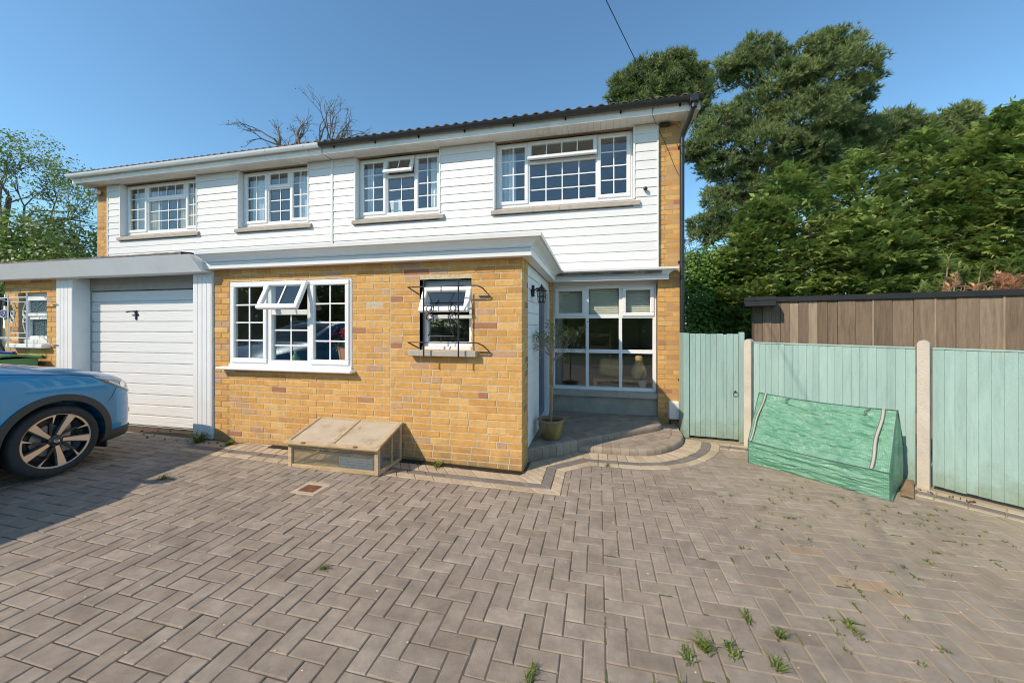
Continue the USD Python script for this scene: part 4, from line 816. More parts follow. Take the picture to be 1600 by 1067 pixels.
def tuft(n, h, spread, r=rng, wd=0.004, along=1.0):
    out = []
    for k in range(n):
        a, l = r.uniform(0, 2*PI), h*r.uniform(0.5, 1.1); lean = r.uniform(0.2, 1.1)*spread; b = P([math.cos(a), math.sin(a), 0]); o = P([r.normal(0, 0.010), r.normal(0, 0.010*along), 0]); s = P([-b[1], b[0], 0])*wd*r.uniform(0.7, 1.3)
        m1 = o+b*lean*l*0.4+P([0, 0, l*0.6]); t = o+b*lean*l+P([0, 0, l*r.uniform(0.5, 1.0)])
        out.append((P([o-s, o+s, m1+s*0.8, m1-s*0.8, t]), P([[0, 1, 2], [0, 2, 3], [3, 2, 4]])))
    return out
protos = {}
def weed(kind, x, y, s, label, group=None):
    z = gz(x)-0.002; T = Thing('weed_tuft', label, 'weed', (x, y, z), 0.0, group)
    loc = T.loc; n, h, sp, wd = kind
    put(T, 'blades', [xf(m, None, loc) for m in tuft(n, h*s, sp, rng, wd*s, rng.uniform(1.0, 4.5))], 'grass')
G1, G2, G3 = (70, 0.06, 1.5, 0.0032), (36, 0.045, 1.5, 0.003), (20, 0.025, 1.6, 0.003)
for k, s, x, y, l in ((G1, 1.0, 0.36, 1.69, 'lush green grass tuft at the bottom of the picture, the nearest to the camera'), (G1, 1.05, 0.50, 1.99, 'thick grass tuft at a paver corner, back of the near cluster'), (G2, 1.0, 0.41, 1.93, 'yellowish small grass tuft just left of the thickest tuft'),
        (G2, 1.2, 0.62, 2.0, 'upright grass tuft along a joint, middle of the near cluster'), (G2, 1.1, 0.80, 1.96, 'grass tuft with brown seed at its foot, right of the near cluster'), (G2, 0.9, 0.24, 1.66, 'small grass tuft at the very bottom edge of the picture'),
        (G2, 1.0, 0.90, 2.16, 'green weed beside a pale splash on the pavers'), (G2, 0.9, 0.78, 2.24, 'spreading pale weed left of the pale splash'), (G2, 1.1, 1.28, 2.30, 'bright green tuft alone right of the middle of the drive'),
        (G2, 0.9, 0.98, 1.86, 'thin grass tuft at the bottom, right of the brown seed'), (G3, 1.2, 1.5, 2.66, 'small tuft beside the rust stained pavers'), (G2, 0.9, 2.2, 2.30, 'green tuft near the right edge of the picture'),
        (G2, 1.4, -4.2, 2.85, 'fine pale green weed at the edge of the car shadow'), (G3, 1.4, -1.72, 2.08, 'tiny green weed in a joint left of the middle of the drive'), (G2, 1.0, -0.30, 1.66, 'dark green weed at the bottom middle of the picture'),
        (G1, 2.4, -5.02, 3.82, 'long grass clump at the foot of the right garage pillar'), (G1, 1.5, -4.55, 3.84, 'low leafy clump at the foot of the brick wall beside the garage'), (G2, 2.0, -1.72, 3.86, 'dandelion-like weed on the drain under the grille'), (G3, 1.6, 0.10, 4.36, 'tiny weed on the buff border before the step')): weed(k, x, y, s, l)
sp = []
for k in range(620):
    x = rng.uniform(0.2, 4.2); y = rng.uniform(1.2, 4.4)
    if rng.random() > np.clip((x-0.3)/3.0, 0, 1) or (x-2.03)*0.667+(y-5.45)*0.745 > -0.35 or meshkit.noise(P([[x*1.6, y*1.6, 3.0]]))[0] < 0.42: continue
    i, j = round((x-OX)/w), round((y-OY)/w)
    if rng.random() < 0.5: x = OX+i*w
    else: y = OY+j*w
    for m in tuft(rng.integers(5, 12), 0.02, 1.5, rng, 0.003): sp.append(xf(m, None, (x, y, 0.0)))
put(None, 'joint_weeds', sp, 'grass', label='scattered tiny weeds in the paving joints on the right', cat='weeds', kind='stuff')
sp = []
for k in range(150):
    i, j = int(rng.integers(-4, 36)), int(rng.integers(10, 40)); x, y = OX+i*w, OY+j*w
    if (x-2.03)*0.667+(y-5.45)*0.745 > -0.35 or meshkit.noise(P([[x*1.6, y*1.6, 3.0]]))[0] < 0.45: continue
    hor = rng.random() < 0.5; L = rng.uniform(0.02, 0.09)
    for q in range(int(L/0.006)):
        r = rng.uniform(0.0025, 0.005); t = q*0.006; c = (x+t, y+rng.normal(0, 0.0015)) if hor else (x+rng.normal(0, 0.0015), y+t); sp.append(xf(tm(trimesh.creation.icosphere(0, 1.0)), np.diag([r*1.4, r*1.4, r*0.8]), (*c, -0.001)))
put(None, 'joint_moss', sp, 'moss', label='threads of moss and dry grass roots in the paving joints at the right', cat='moss', kind='stuff')
sp = []
for k in range(260):
    x = rng.uniform(-4, 3.4); y = rng.uniform(1.2, 4.3)
    if (x-2.03)*0.667+(y-5.45)*0.745 > -0.3 or (y > 3.4 and x < -0.5): continue
    r = rng.uniform(0.002, 0.006); sp.append(xf(tm(trimesh.creation.icosphere(0, 1.0)), np.diag([r*rng.uniform(1, 2), r, r*0.5]), (x, y, gz(x)+0.002)))
put(None, 'grit', sp, 'mortar_pale', label='pale specks of grit scattered over the drive', cat='grit', kind='stuff')
sp = []
for k in range(46):
    x = rng.uniform(-6.6, -4.6) if k < 34 else rng.uniform(2.9, 3.3); y = rng.uniform(3.75, 4.1) if k < 34 else 4.25-(x-3.06)*0.9+rng.uniform(0, 0.1); s = rng.uniform(0.012, 0.03); R = trimesh.transformations.random_rotation_matrix(rng.random(3))[:3, :3]
    sp.append(xf((P([[-1, 0, 0], [0, -0.5, 0.1], [1, 0, 0.25], [0, 0.5, 0.1]])*s, P([[0, 1, 2], [0, 2, 3]])), R, (x, y, gz(x)+0.012)))
put(None, 'dead_leaves', sp, 'rust', label='dry brown leaves blown against the garage door and the fence foot', cat='leaves', kind='stuff')
# ------------------------------------------------------------------ cold frame with things inside
X0, X1, Y0, Y1, H0, H1 = -3.30, -2.20, 3.445, 3.925, 0.295, 0.435; zb = 0.032
T = Thing('cold_frame', 'low wooden cold frame with a cloudy sloping lid against the brick wall', 'cold frame', ((X0+X1)/2, (Y0+Y1)/2, zb))
def tn(): return float(rng.random())
for x0, x1 in ((X0, X0+0.045), (X1-0.045, X1)): put(T, 'corner_post', [cbox((x0, Y0, zb), (x1, Y0+0.04, H0-0.006), 0.003, tn())], 'frame_wood')
for x0, x1 in ((X0, X0+0.03), (X1-0.03, X1)): put(T, 'corner_post', [cbox((x0, Y1-0.04, zb), (x1, Y1, H1-0.006), 0.003, tn())], 'frame_wood')
put(T, 'front_rail', [cbox((X0+0.046, Y0+0.004, zb), (X1-0.046, Y0+0.035, zb+0.04), 0.003, tn())], 'frame_wood'); put(T, 'front_rail', [cbox((X0+0.046, Y0+0.004, H0-0.04), (X1-0.046, Y0+0.035, H0-0.008), 0.003, tn())], 'frame_wood')
put(T, 'front_pane', [box((X0+0.04, Y0+0.018, zb+0.035), (X1-0.04, Y0+0.023, H0-0.035))], 'misty_sheet')
def side(x0, x1): v = P([(x, y, z) for x in (x0, x1) for y, z in ((Y0+0.04, zb+0.02), (Y1-0.04, zb+0.02), (Y1-0.04, H1-0.03), (Y0+0.04, H0-0.02))]); return (v[[0, 4, 5, 1, 3, 7, 6, 2]], BF)
for x in (X0+0.012, X1-0.016): put(T, 'side_pane', [side(x, x+0.004)], 'misty_sheet')
for x in (X0, X1-0.026): put(T, 'side_rail', [cbox((x, Y0+0.041, zb), (x+0.026, Y1-0.041, zb+0.035), 0.003, tn())], 'frame_wood')
put(T, 'side_strut', [cbox((X1-0.012, 3.70, zb+0.03), (X1+0.002, 3.725, 0.36), 0.002, tn())], 'frame_wood')
sl = math.atan2(H1-H0, Y1-Y0); LD = math.hypot(Y1-Y0+0.05, H1-H0); R = rotm([1, 0, 0], sl)
lid = lambda m: xf(m, R, ((X0+X1)/2, Y0-0.03, H0+0.0))
hw = (X1-X0)/2+0.015
for a_, b_ in ((-hw, -hw+0.045), (-0.022, 0.022), (hw-0.045, hw)): put(T, 'lid_rail', [lid(cbox((a_, 0.05, 0), (b_, LD, 0.026), 0.003, tn()))], 'frame_wood')
put(T, 'lid_rail', [lid(cbox((-hw-0.01, -0.01, 0.0), (hw+0.01, 0.048, 0.022), 0.003, tn()))], 'frame_wood'); put(T, 'lid_rail', [lid(cbox((-hw+0.046, LD-0.03, 0.0), (-0.023, LD, 0.024), 0.003, tn()))], 'frame_wood'); put(T, 'lid_rail', [lid(cbox((0.023, LD-0.03, 0.0), (hw-0.046, LD, 0.024), 0.003, tn()))], 'frame_wood')
for a_, b_ in ((-hw+0.04, -0.02), (0.02, hw-0.04)): put(T, 'lid_pane', [lid(box((a_, 0.04, 0.010), (b_, LD-0.02, 0.016)))], 'cloudy_sheet')
for x in (-0.35, 0.28): put(T, 'hinge', [lid(cbox((x, -0.006, 0.02), (x+0.045, 0.02, 0.032), 0.004))], 'rust')
T = Thing('plastic_crate', 'blue slatted plastic crate inside the cold frame', 'crate', (-2.50, 3.60, zb)); cr = []
for k in range(5): z = zb+0.02+k*0.026; put(T, 'side_slat', [cbox((-2.70, 3.50, z), (-2.30, 3.508, z+0.016), 0.002)], 'crate_blue'); put(T, 'side_slat', [cbox((-2.70, 3.69, z), (-2.30, 3.698, z+0.016), 0.002)], 'crate_blue'); put(T, 'side_slat', [cbox((-2.302, 3.51, z), (-2.294, 3.69, z+0.016), 0.002)], 'crate_blue')
for x in np.linspace(-2.70, -2.31, 6): put(T, 'upright', [cbox((x, 3.498, zb), (x+0.012, 3.51, zb+0.15), 0.002)], 'crate_blue')
put(T, 'base', [box((-2.70, 3.50, zb), (-2.30, 3.70, zb+0.008))], 'crate_blue')
POT = [(0.0, 0.0), (0.055, 0.0), (0.072, 0.11), (0.082, 0.112), (0.084, 0.14), (0.074, 0.14), (0.066, 0.12), (0.0, 0.12)]
def flowerpot(label, at, s=1.0, mt='terracotta', soil=True):
    T = Thing('flower_pot', label, 'flower pot', at); put(T, 'pot', [lathe([(r*s, z*s) for r, z in POT[:-1]]+[(0.06*s, 0.02*s)], 24, at)], mt, smooth=40)
    put(T, 'soil', [lathe([(0.0, 0.122*s), (0.068*s, 0.12*s)], 16, at)], 'soil'); return T
flowerpot('terracotta flower pot standing above the blue crate in the cold frame', (-2.52, 3.60, zb+0.075), 1.05)
# ------------------------------------------------------------------ glazed pot with a small tree
T = Thing('glazed_pot', 'olive glazed round pot with a pale rim on the doorstep', 'plant pot', (-0.585, 4.735, 0.153)); at = (-0.585, 4.735, 0.153)
put(T, 'body', [lathe([(0.0, 0.0), (0.105, 0.0), (0.115, 0.012), (0.135, 0.07), (0.152, 0.14), (0.158, 0.19), (0.156, 0.225)], 36, at)], 'glazed_olive', smooth=60)
put(T, 'rim', [lathe([(0.150, 0.215), (0.158, 0.225), (0.172, 0.232), (0.175, 0.242), (0.170, 0.250), (0.150, 0.248), (0.146, 0.235), (0.144, 0.20)], 36, at)], 'pot_rim', smooth=60)
put(T, 'soil', [lathe([(0.0, 0.214), (0.07, 0.212), (0.146, 0.206)], 24, at)], 'soil')
def leaves(pts, nrm, ln, wd, r=rng, jitter=0.6):
    """a two-triangle leaf at each point, roughly facing nrm"""
    n = len(pts); d = r.normal(size=(n, 3)); d /= np.linalg.norm(d, axis=1, keepdims=True); nn = nrm+jitter*r.normal(size=(n, 3)); nn /= np.linalg.norm(nn, axis=1, keepdims=True)+1e-9
    d -= (d*nn).sum(1, keepdims=True)*nn; d /= np.linalg.norm(d, axis=1, keepdims=True)+1e-9; s = np.cross(nn, d); L = (ln*r.uniform(0.6, 1.2, n))[:, None]; Wd = (wd*r.uniform(0.7, 1.2, n))[:, None]
    v = np.stack([pts-d*L/2, pts+s*Wd/2+nn*L*0.06, pts+d*L/2, pts-s*Wd/2+nn*L*0.06], 1).reshape(-1, 3); b = np.arange(n)[:, None]*4
    return v, np.vstack([b+P([[0, 1, 2]]), b+P([[0, 2, 3]])])
def branching(p, d, L, r0, lev, rr, out, tips, kids=(2, 4), spread=0.55, up=0.15, seg=4, shrink=0.68, thin=0.6):
    pts = [P(p, float)]; d = P(d, float); d /= np.linalg.norm(d)
    for k in range(seg):
        d = d+rr.normal(0, 0.10, 3)+P([0, 0, up*0.3]); d /= np.linalg.norm(d); pts.append(pts[-1]+d*L/seg)
    r1 = r0*thin; rad = np.linspace(r0, r1, len(pts)); out.append((pts, rad))
    if lev == 0: tips.append((pts[-1], d)); tips.append((pts[-2], d)); return
    for k in range(rr.integers(*kids)):
        i = len(pts)-1 if k == 0 else rr.integers(max(1, seg//2), len(pts)); q = rr.normal(size=3); q -= (q@d)*d; q /= np.linalg.norm(q)+1e-9
        nd = d+q*spread*rr.uniform(0.6, 1.4)+P([0, 0, up]); branching(pts[i], nd, L*shrink*rr.uniform(0.8, 1.15), rad[i]*0.78, lev-1, rr, out, tips, kids, spread, up, seg, shrink, thin)
r2 = np.random.default_rng(21); T = Thing('potted_tree', 'thin straggly small-leaved tree growing in the olive glazed pot', 'potted tree', (-0.585, 4.735, 0.36)); br, tips = [], []
trunk = [(-0.585, 4.735, 0.35), (-0.575, 4.74, 0.55), (-0.565, 4.735, 0.85), (-0.57, 4.73, 1.10), (-0.565, 4.73, 1.22)]; put(T, 'trunk', [tube(trunk, [0.017, 0.014, 0.013, 0.012, 0.011], 7)], 'pale_bark', smooth=60)
for k in range(9):
    a = k*2*PI/9+r2.uniform(-0.3, 0.3); branching((-0.566, 4.73, 1.12+0.015*k), (math.cos(a), math.sin(a), r2.uniform(0.3, 1.6)), r2.uniform(0.16, 0.26), 0.006, 3, r2, br, tips, (2, 4), 0.7, 0.12, 3, 0.72)
put(T, 'twigs', [tube(p, r, 4, caps=False) for p, r in br], 'pale_bark')
tp = P([t[0] for t in tips]); tp = tp[r2.integers(0, len(tp), 850)]+r2.normal(0, 0.028, (850, 3)); keep = (tp[:, 0] > -0.79)
put(T, 'leaves', [leaves(tp[keep], r2.normal(size=(keep.sum(), 3)), 0.034, 0.014, r2)], 'olive_leaf')
# ------------------------------------------------------------------ gate, fence, posts
def vboards(T, p0, d, s0, s1, z0, z1, wd, mt, name='board', th=0.016, off=0.0, jit=0.003, r=rng, gap=0.003, lap=False, under=0.0):
    n = max(1, int(round((s1-s0)/wd))); cuts = np.linspace(s0, s1, n+1); cuts[1:-1] += r.normal(0, wd*0.08, n-1); d = P(d, float); nn = P([d[1], -d[0]])
    for a, b in zip(cuts[:-1], cuts[1:]):
        j = r.normal(0, jit); zt = z1+r.normal(0, 0.003); zb = z0+(r.uniform(0, 0.012) if under else 0)
        m = cbox((a+gap/2, 0, zb), (b-gap/2, th, zt), 0.0016, float(r.random())); v = m[0]; o = off+j
        out = P(p0)+v[:, :1]*d+(o+v[:, 1:2]+(0.0035*(v[:, :1]-a)/(b-a) if lap else 0))*nn
        put(T, name, [(np.c_[out, v[:, 2]], m[1], m[2])], mt)
def obox(p0, d, s0, s1, o0, o1, z0, z1, c=0.004, *t):
    d = P(d, float); nn = P([d[1], -d[0]]); m = cbox((s0, o0, z0), (s1, o1, z1), c, *t); v = m[0]; xy = P(p0)+v[:, :1]*d+v[:, 1:2]*nn; return (np.c_[xy, v[:, 2]], *m[1:])
gd_ = P([1.86-1.235, 5.655-5.725]); gd_ /= np.linalg.norm(gd_)
T = Thing('garden_gate', 'pale teal boarded garden gate with a ring handle beside the brick pier', 'gate', (1.55, 5.7, 0))
vboards(T, (1.255, 5.722), gd_, 0.0, 0.60, 0.035, 1.462, 0.066, 'teal', name='gate_board', off=0.0)
for z in (0.25, 0.75, 1.25): put(T, 'ledge', [obox((1.255, 5.722), gd_, 0.01, 0.59, -0.03, -0.004, z, z+0.09, 0.004, 0.5)], 'teal')
ring = [(1.812+0.029*math.cos(a)*gd_[0], 5.636, 0.645+0.031*math.sin(a)) for a in np.linspace(0, 2*PI, 21)[:-1]]
put(T, 'ring_handle', [tube(ring, 0.0045, 6, closed=True), tube([(1.808, 5.66, 0.682), (1.806, 5.628, 0.682)], 0.013, 10)], 'black_metal', smooth=50)
T = Thing('gate_post', 'teal gate post against the black downpipe', 'gate post', (1.2, 5.75, 0)); put(T, 'post', [cbox((1.172, 5.70, 0.0), (1.246, 6.02, 1.468), 0.004, 0.4)], 'teal')
T = Thing('gate_post', 'narrow teal gate post between the gate and the concrete post', 'gate post', (1.9, 5.6, 0)); put(T, 'post', [obox((1.255, 5.722), gd_, 0.605, 0.665, -0.03, 0.035, 0.0, 1.485, 0.004, 0.6)], 'teal')
FP, FD = P([2.03, 5.45]), P([0.745, -0.667]); FN = P([-0.667, -0.745])
def cpost(label, s, h):
    T = Thing('concrete_post', label, 'fence post', (*(FP+FD*s), 0)); w_ = 0.084/2
    sec = sbox(-w_, -0.02, w_, 0.075); pol = Polygon([(-w_, -0.05), (w_, -0.05), (w_, h-0.035), (w_*0.7, h-0.012), (0, h), (-w_*0.7, h-0.012), (-w_, h-0.035)])
    e = extrude(pol, -0.02, 0.07)[0]; v = e[0]; xy = FP+FD*s+v[:, :1]*FD+v[:, 2:3]*FN
    put(T, 'post', [(np.c_[xy, v[:, 1]], e[1])], 'post_concrete')
cpost('pale concrete fence post between gate and first fence panel', -0.115, 1.40); cpost('pale concrete fence post between the two teal panels', 1.447, 1.435); cpost('pale concrete fence post beyond the right edge of the picture', 3.02, 1.43)
def fence(label, s0, s1, wd, zb):
    T = Thing('fence_panel', label, 'fence panel', (*(FP+FD*(s0+s1)/2), 0))
    vboards(T, FP, FD, s0, s1, zb, 1.345, wd, 'teal', name='fence_board', off=0.004, lap=True, gap=0.0005, under=1, jit=0.001)
    put(T, 'capping', [obox(FP, FD, s0, s1, -0.025, 0.03, 1.346, 1.362, 0.003, 0.6)], 'teal')
    for z in (0.3, 0.7, 1.1): put(T, 'rail', [obox(FP, FD, s0, s1, -0.05, 0.0, z, z+0.07, 0.003, 0.5)], 'teal')
fence('pale teal boarded fence panel behind the green grow house', -0.06, 1.39, 0.068, 0.0); fence('pale teal boarded fence panel at the right edge of the picture', 1.502, 2.96, 0.068, 0.03)
# ------------------------------------------------------------------ shed behind the fence
SD = P([0.947, -0.32]); SD /= np.linalg.norm(SD); SP = P([2.26, 6.25])
T = Thing('garden_shed', 'brown weathered timber shed with black roof edge behind the fence', 'shed', (*SP, 0)); r3 = np.random.default_rng(5)
s, k = 0.0, 0
while s < 3.6:
    wd = 0.105 if s < 0.9 else 0.175*r3.uniform(0.9, 1.12); 
    put(T, 'shed_board', [obox(SP, SD, s+0.0015, s+wd-0.0015, 0.0+(0.008 if k % 2 else 0)+r3.normal(0, 0.001), 0.02+(0.008 if k % 2 else 0), 0.0, 1.93, 0.003, float(np.clip(r3.normal(0.55, 0.25), 0, 1)))], 'shed_wood')
    if k % 3 == 1 and s > 0.9: put(T, 'cover_strip', [obox(SP, SD, s+wd-0.009, s+wd+0.009, 0.02, 0.034, 0.0, 1.93, 0.003, 0.95)], 'shed_wood')
    s += wd; k += 1
put(T, 'end_wall', [obox(SP, SD, 0.0, 0.02, -2.4, 0.0, 0.0, 1.93, 0.002, 0.4), obox(SP, SD, 3.58, 3.6, -2.4, 0.0, 0.0, 1.93, 0.002, 0.4), obox(SP, SD, 0.0, 3.6, -2.42, -2.4, 0.0, 1.93, 0.002, 0.4)], 'shed_wood')
put(T, 'roof', [obox(SP, SD, -0.10, 3.7, -2.5, 0.02, 1.93, 1.965, 0.004)], 'felt')
put(T, 'roof_edge', [obox(SP, SD, -0.10, 3.72, 0.022, 0.055, 1.915, 1.985, 0.004)], 'black_plastic'); put(T, 'roof_edge', [obox(SP, SD, -0.13, -0.10, -2.5, 0.055, 1.90, 1.985, 0.004)], 'black_plastic')
put(T, 'eaves_block', [obox(SP, SD, -0.12, 0.25, 0.058, 0.30, 1.85, 1.925, 0.006), obox(SP, SD, -0.12, 0.25, 0.058, 0.298, 1.926, 1.985, 0.006)], 'black_plastic', label='short black overhanging corner of the roof edge')
# ------------------------------------------------------------------ green grow house and plank
T = Thing('grow_house', 'green woven plastic covered grow house standing against the teal fence', 'mini greenhouse', (2.25, 4.75, 0), rz=math.atan2(FD[1], FD[0])); r4 = np.random.default_rng(11)
def gh(a, o, z): return FP+FD*a+FN*o, z
PR = [(0.70, 0.005), (0.708, 0.25), (0.42, 0.775), (0.40, 0.778), (0.14, 0.39), (0.16, 0.05)]     # (distance from fence, height)
A0, A1 = 0.16, 1.325
def ghsag(s, z): return z-0.022*np.sin(PI*np.clip((s-A0)/(A1-A0), 0, 1))*np.clip(z, 0, 1)/0.775
def ghpt(s, o, z):
    q = FP+FD*s+FN*o; return (q[0], q[1], float(ghsag(s, z)))
def sheet(c0, c1, nu, nv, amp, seed, s0=A0, s1=A1):
    u, v = np.meshgrid(np.linspace(0, 1, nu), np.linspace(0, 1, nv), indexing='ij'); o = c0[0]+(c1[0]-c0[0])*v; z = c0[1]+(c1[1]-c0[1])*v; s = s0+(s1-s0)*u
    nrm = P([c1[1]-c0[1], -(c1[0]-c0[0])]); nrm = nrm/np.linalg.norm(nrm); nrm = nrm if nrm[0] > 0 else -nrm
    w_ = (meshkit.fbm(np.stack([s*2.2+v*0.9, v*5.0, 0*s], -1), 4, seed)-0.5)*amp+(meshkit.fbm(np.stack([s*7+v*2.5, v*14.0, 0*s+4], -1), 3, seed+5)-0.5)*amp*0.55; 
    f1 = meshkit.fbm(np.stack([s*3.0+1.5*v, v*9.0+s*1.2, 0*s+seed], -1), 3, seed+9); w_ = w_+amp*0.24*(np.maximum(0, 1-np.abs(f1-0.5)*9)**2)-amp*0.16*(np.maximum(0, 1-np.abs(f1-0.42)*9)**2)
    w_ *= np.minimum(1, 6*np.minimum(np.minimum(u, 1-u)+0.02, np.minimum(v+(0.25 if c0[1] < 0.02 else 0), 1-v)+0.02))
    sag = -0.018*np.sin(PI*u)*v*0
    o = o+nrm[0]*w_; z = ghsag(s, z)+nrm[1]*w_
    xy = FP+s[..., None]*FD+o[..., None]*FN; pts = np.concatenate([xy, z[..., None]], -1).reshape(-1, 3); i = np.arange(nu*nv).reshape(nu, nv)
    return pts, np.stack([i[:-1, :-1], i[1:, :-1], i[1:, 1:], i[:-1, 1:]], -1).reshape(-1, 4)
put(T, 'front_skirt', [sheet(PR[0], PR[1], 120, 34, 0.034, 1)], 'green_poly', smooth=True); put(T, 'roof_flap', [sheet(PR[1], PR[2], 150, 80, 0.055, 2)], 'green_poly', smooth=True)
put(T, 'ridge', [sheet(PR[2], PR[3], 40, 3, 0.0, 3)], 'green_poly', smooth=True); put(T, 'back_sheet', [sheet(PR[3], PR[4], 60, 24, 0.03, 4), sheet(PR[4], PR[5], 60, 16, 0.03, 6)], 'green_poly', smooth=True)
def endwall(s, sg, seed):
    pol = Polygon(PR); g_ = np.linspace(0, 1, 26); pts, idx_ = [], {}
    mn = P(PR).min(0); mx = P(PR).max(0); rows = []
    for v in np.linspace(0, 1, 26):
        z = mn[1]+(mx[1]-mn[1]-1e-4)*v; ln = pol.intersection(LineString([(0, z), (1, z)])); xs = [c[0] for c in ln.coords]; rows.append([(a, z) for a in np.linspace(min(xs), max(xs), 16)])
    q = P(rows); w_ = (meshkit.fbm(np.stack([q[..., 0]*6, q[..., 1]*5, 0*q[..., 0]], -1), 3, seed)-0.5)*0.06; edge = np.minimum(1, 5*np.minimum(np.linspace(0, 1, 16), 1-np.linspace(0, 1, 16)))[None]; w_ = w_*edge
    xy = FP+(s+sg*w_)[..., None]*FD+q[..., 0, None]*FN; pts = np.concatenate([xy, q[..., 1, None]], -1).reshape(-1, 3); i = np.arange(26*16).reshape(26, 16)
    return pts, np.stack([i[:-1, :-1], i[1:, :-1], i[1:, 1:], i[:-1, 1:]], -1).reshape(-1, 4)
put(T, 'end_sheet', [endwall(A1, 1, 8)], 'green_poly_plain', smooth=True) if 'green_poly_plain' in M else None
put(T, 'end_sheet', [endwall(A1, 1, 8)], 'green_poly', smooth=True); put(T, 'end_sheet', [endwall(A0, -1, 9)], 'green_poly', smooth=True)
sm = []
for s in (A0, A1):
    put(T, 'edge_seam', [tube([ghpt(s, o, z) for o, z in PR], 0.005, 5)], 'seam')
for o, z in (PR[1], PR[2]): put(T, 'edge_seam', [tube([ghpt(s, o+0.004, z+0.004-0.012*math.sin(PI*(s-A0)/(A1-A0))*0) for s in np.linspace(A0, A1, 12)], 0.0045, 5)], 'seam')
def strip(s0, s1, w_, v0, v1, lift, name, mt):
    """a tape lying on the roof flap, from the top down"""
    n = 26; out = []
    for k in range(n):
        t = k/(n-1); v = v0+(v1-v0)*t; s = s0+(s1-s0)*t+0.006*math.sin(t*9); o = PR[2][0]+(PR[1][0]-PR[2][0])*v; z = PR[2][1]+(PR[1][1]-PR[2][1])*v
        nx_, nz_ = 0.844, 0.537; l = lift+0.012*math.sin(PI*v); out.append((ghpt(s-w_/2, o+nx_*l, z+nz_*l), ghpt(s+w_/2, o+nx_*l, z+nz_*l)))
    v = P([p for q in out for p in q]); f = [[2*i, 2*i+1, 2*i+3, 2*i+2] for i in range(n-1)]; return put(T, name, [(v, P(f))], mt)
for a_, b_, wz in ((0.235, 0.185, 0.018), (1.235, 1.20, 0.022)):
    strip(a_, b_, wz, 0.0, 0.99, 0.014, 'zip', 'zip_tape'); strip(a_-wz*0.52, b_-wz*0.52, 0.006, 0.0, 0.99, 0.0155, 'zip_edge', 'seam'); strip(a_+wz*0.52, b_+wz*0.52, 0.006, 0.0, 0.99, 0.0155, 'zip_edge', 'seam')
strip(0.46, 0.445, 0.022, 0.0, 0.11, 0.016, 'tie_strap', 'seam'); strip(1.13, 1.105, 0.022, 0.0, 0.13, 0.016, 'tie_strap', 'seam')
T = Thing('wooden_plank', 'short weathered plank on the ground beside the grow house', 'plank', (*(FP+FD*1.42+FN*0.25), 0)); put(T, 'plank', [obox(FP+FN*0.10, FD*0.35+FN*(-0.94), 0, 0.001, 0, 0.001, 0, 0.001)] if False else [xf(xf(cbox((-0.22, -0.045, 0), (0.22, 0.045, 0.022), 0.006), rotm([0, 0, 1], math.atan2(0.83, 0.55))@rotm([0, 1, 0], -0.06)), None, (*(FP+FD*1.37+FN*0.27), 0.02))], 'plank')
# ------------------------------------------------------------------ blue car
from scipy.interpolate import PchipInterpolator
CAR = dict(loc=(-6.115, 2.56, float(gz(-6.0))), rz=math.radians(4.0))
car = Thing('parked_car', 'blue family car parked nose towards the garage door, only its front end in view', 'car', CAR['loc'], CAR['rz'])
cR = rotm([0, 0, 1], CAR['rz'])
def cw(m): return xf(m, cR, CAR['loc'])
#        y     w     zb    zmid  zs    w5f   z5    w6f   z6    z7
ST = [( 0.905,0.42, 0.235,0.50, 0.640,0.80, 0.690,0.50, 0.710,0.715),
      ( 0.885,0.60, 0.225,0.50, 0.690,0.86, 0.745,0.55, 0.775,0.785),
      ( 0.830,0.735,0.215,0.52, 0.760,0.88, 0.825,0.58, 0.865,0.88),
      ( 0.730,0.815,0.205,0.54, 0.820,0.88, 0.885,0.58, 0.925,0.94),
      ( 0.560,0.868,0.20, 0.57, 0.875,0.87, 0.935,0.58, 0.975,0.99),
      ( 0.300,0.898,0.20, 0.60, 0.930,0.86, 0.985,0.58, 1.030,1.05),
      ( 0.000,0.906,0.20, 0.62, 0.972,0.85, 1.025,0.58, 1.075,1.10),
      (-0.350,0.905,0.20, 0.64, 1.000,0.85, 1.060,0.58, 1.115,1.14),
      (-0.720,0.903,0.20, 0.66, 1.015,0.87, 1.090,0.60, 1.150,1.175),
      (-1.050,0.903,0.20, 0.66, 1.025,0.86, 1.215,0.70, 1.305,1.335),
      (-1.450,0.903,0.20, 0.66, 1.035,0.82, 1.400,0.68, 1.490,1.525),
      (-1.850,0.903,0.20, 0.66, 1.045,0.79, 1.470,0.66, 1.555,1.59),
      (-2.500,0.900,0.20, 0.66, 1.060,0.78, 1.475,0.65, 1.555,1.59),
      (-2.950,0.890,0.21, 0.66, 1.080,0.79, 1.440,0.66, 1.525,1.555),
      (-3.250,0.865,0.25, 0.68, 1.090,0.82, 1.270,0.70, 1.330,1.36),
      (-3.430,0.800,0.32, 0.70, 1.030,0.88, 1.085,0.70, 1.110,1.12),
      (-3.500,0.640,0.38, 0.70, 0.930,0.88, 0.965,0.70, 0.980,0.985)]
ST = [(q[0]*0.86 if q[0] > 0.05 else q[0], *q[1:]) for q in ST]
S = P(ST)[::-1]; ys = np.concatenate([np.linspace(-3.5, -2.9, 14)[:-1], np.linspace(-2.9, -1.5, 18)[:-1], np.linspace(-1.5, -0.6, 20)[:-1], np.linspace(-0.6, 0.5, 26)[:-1], np.linspace(0.5, 0.905*0.86, 22)])
C = {k: PchipInterpolator(S[:, 0], S[:, i])(ys) for i, k in enumerate('y w zb zm zs w5 z5 w6 z6 z7'.split())}
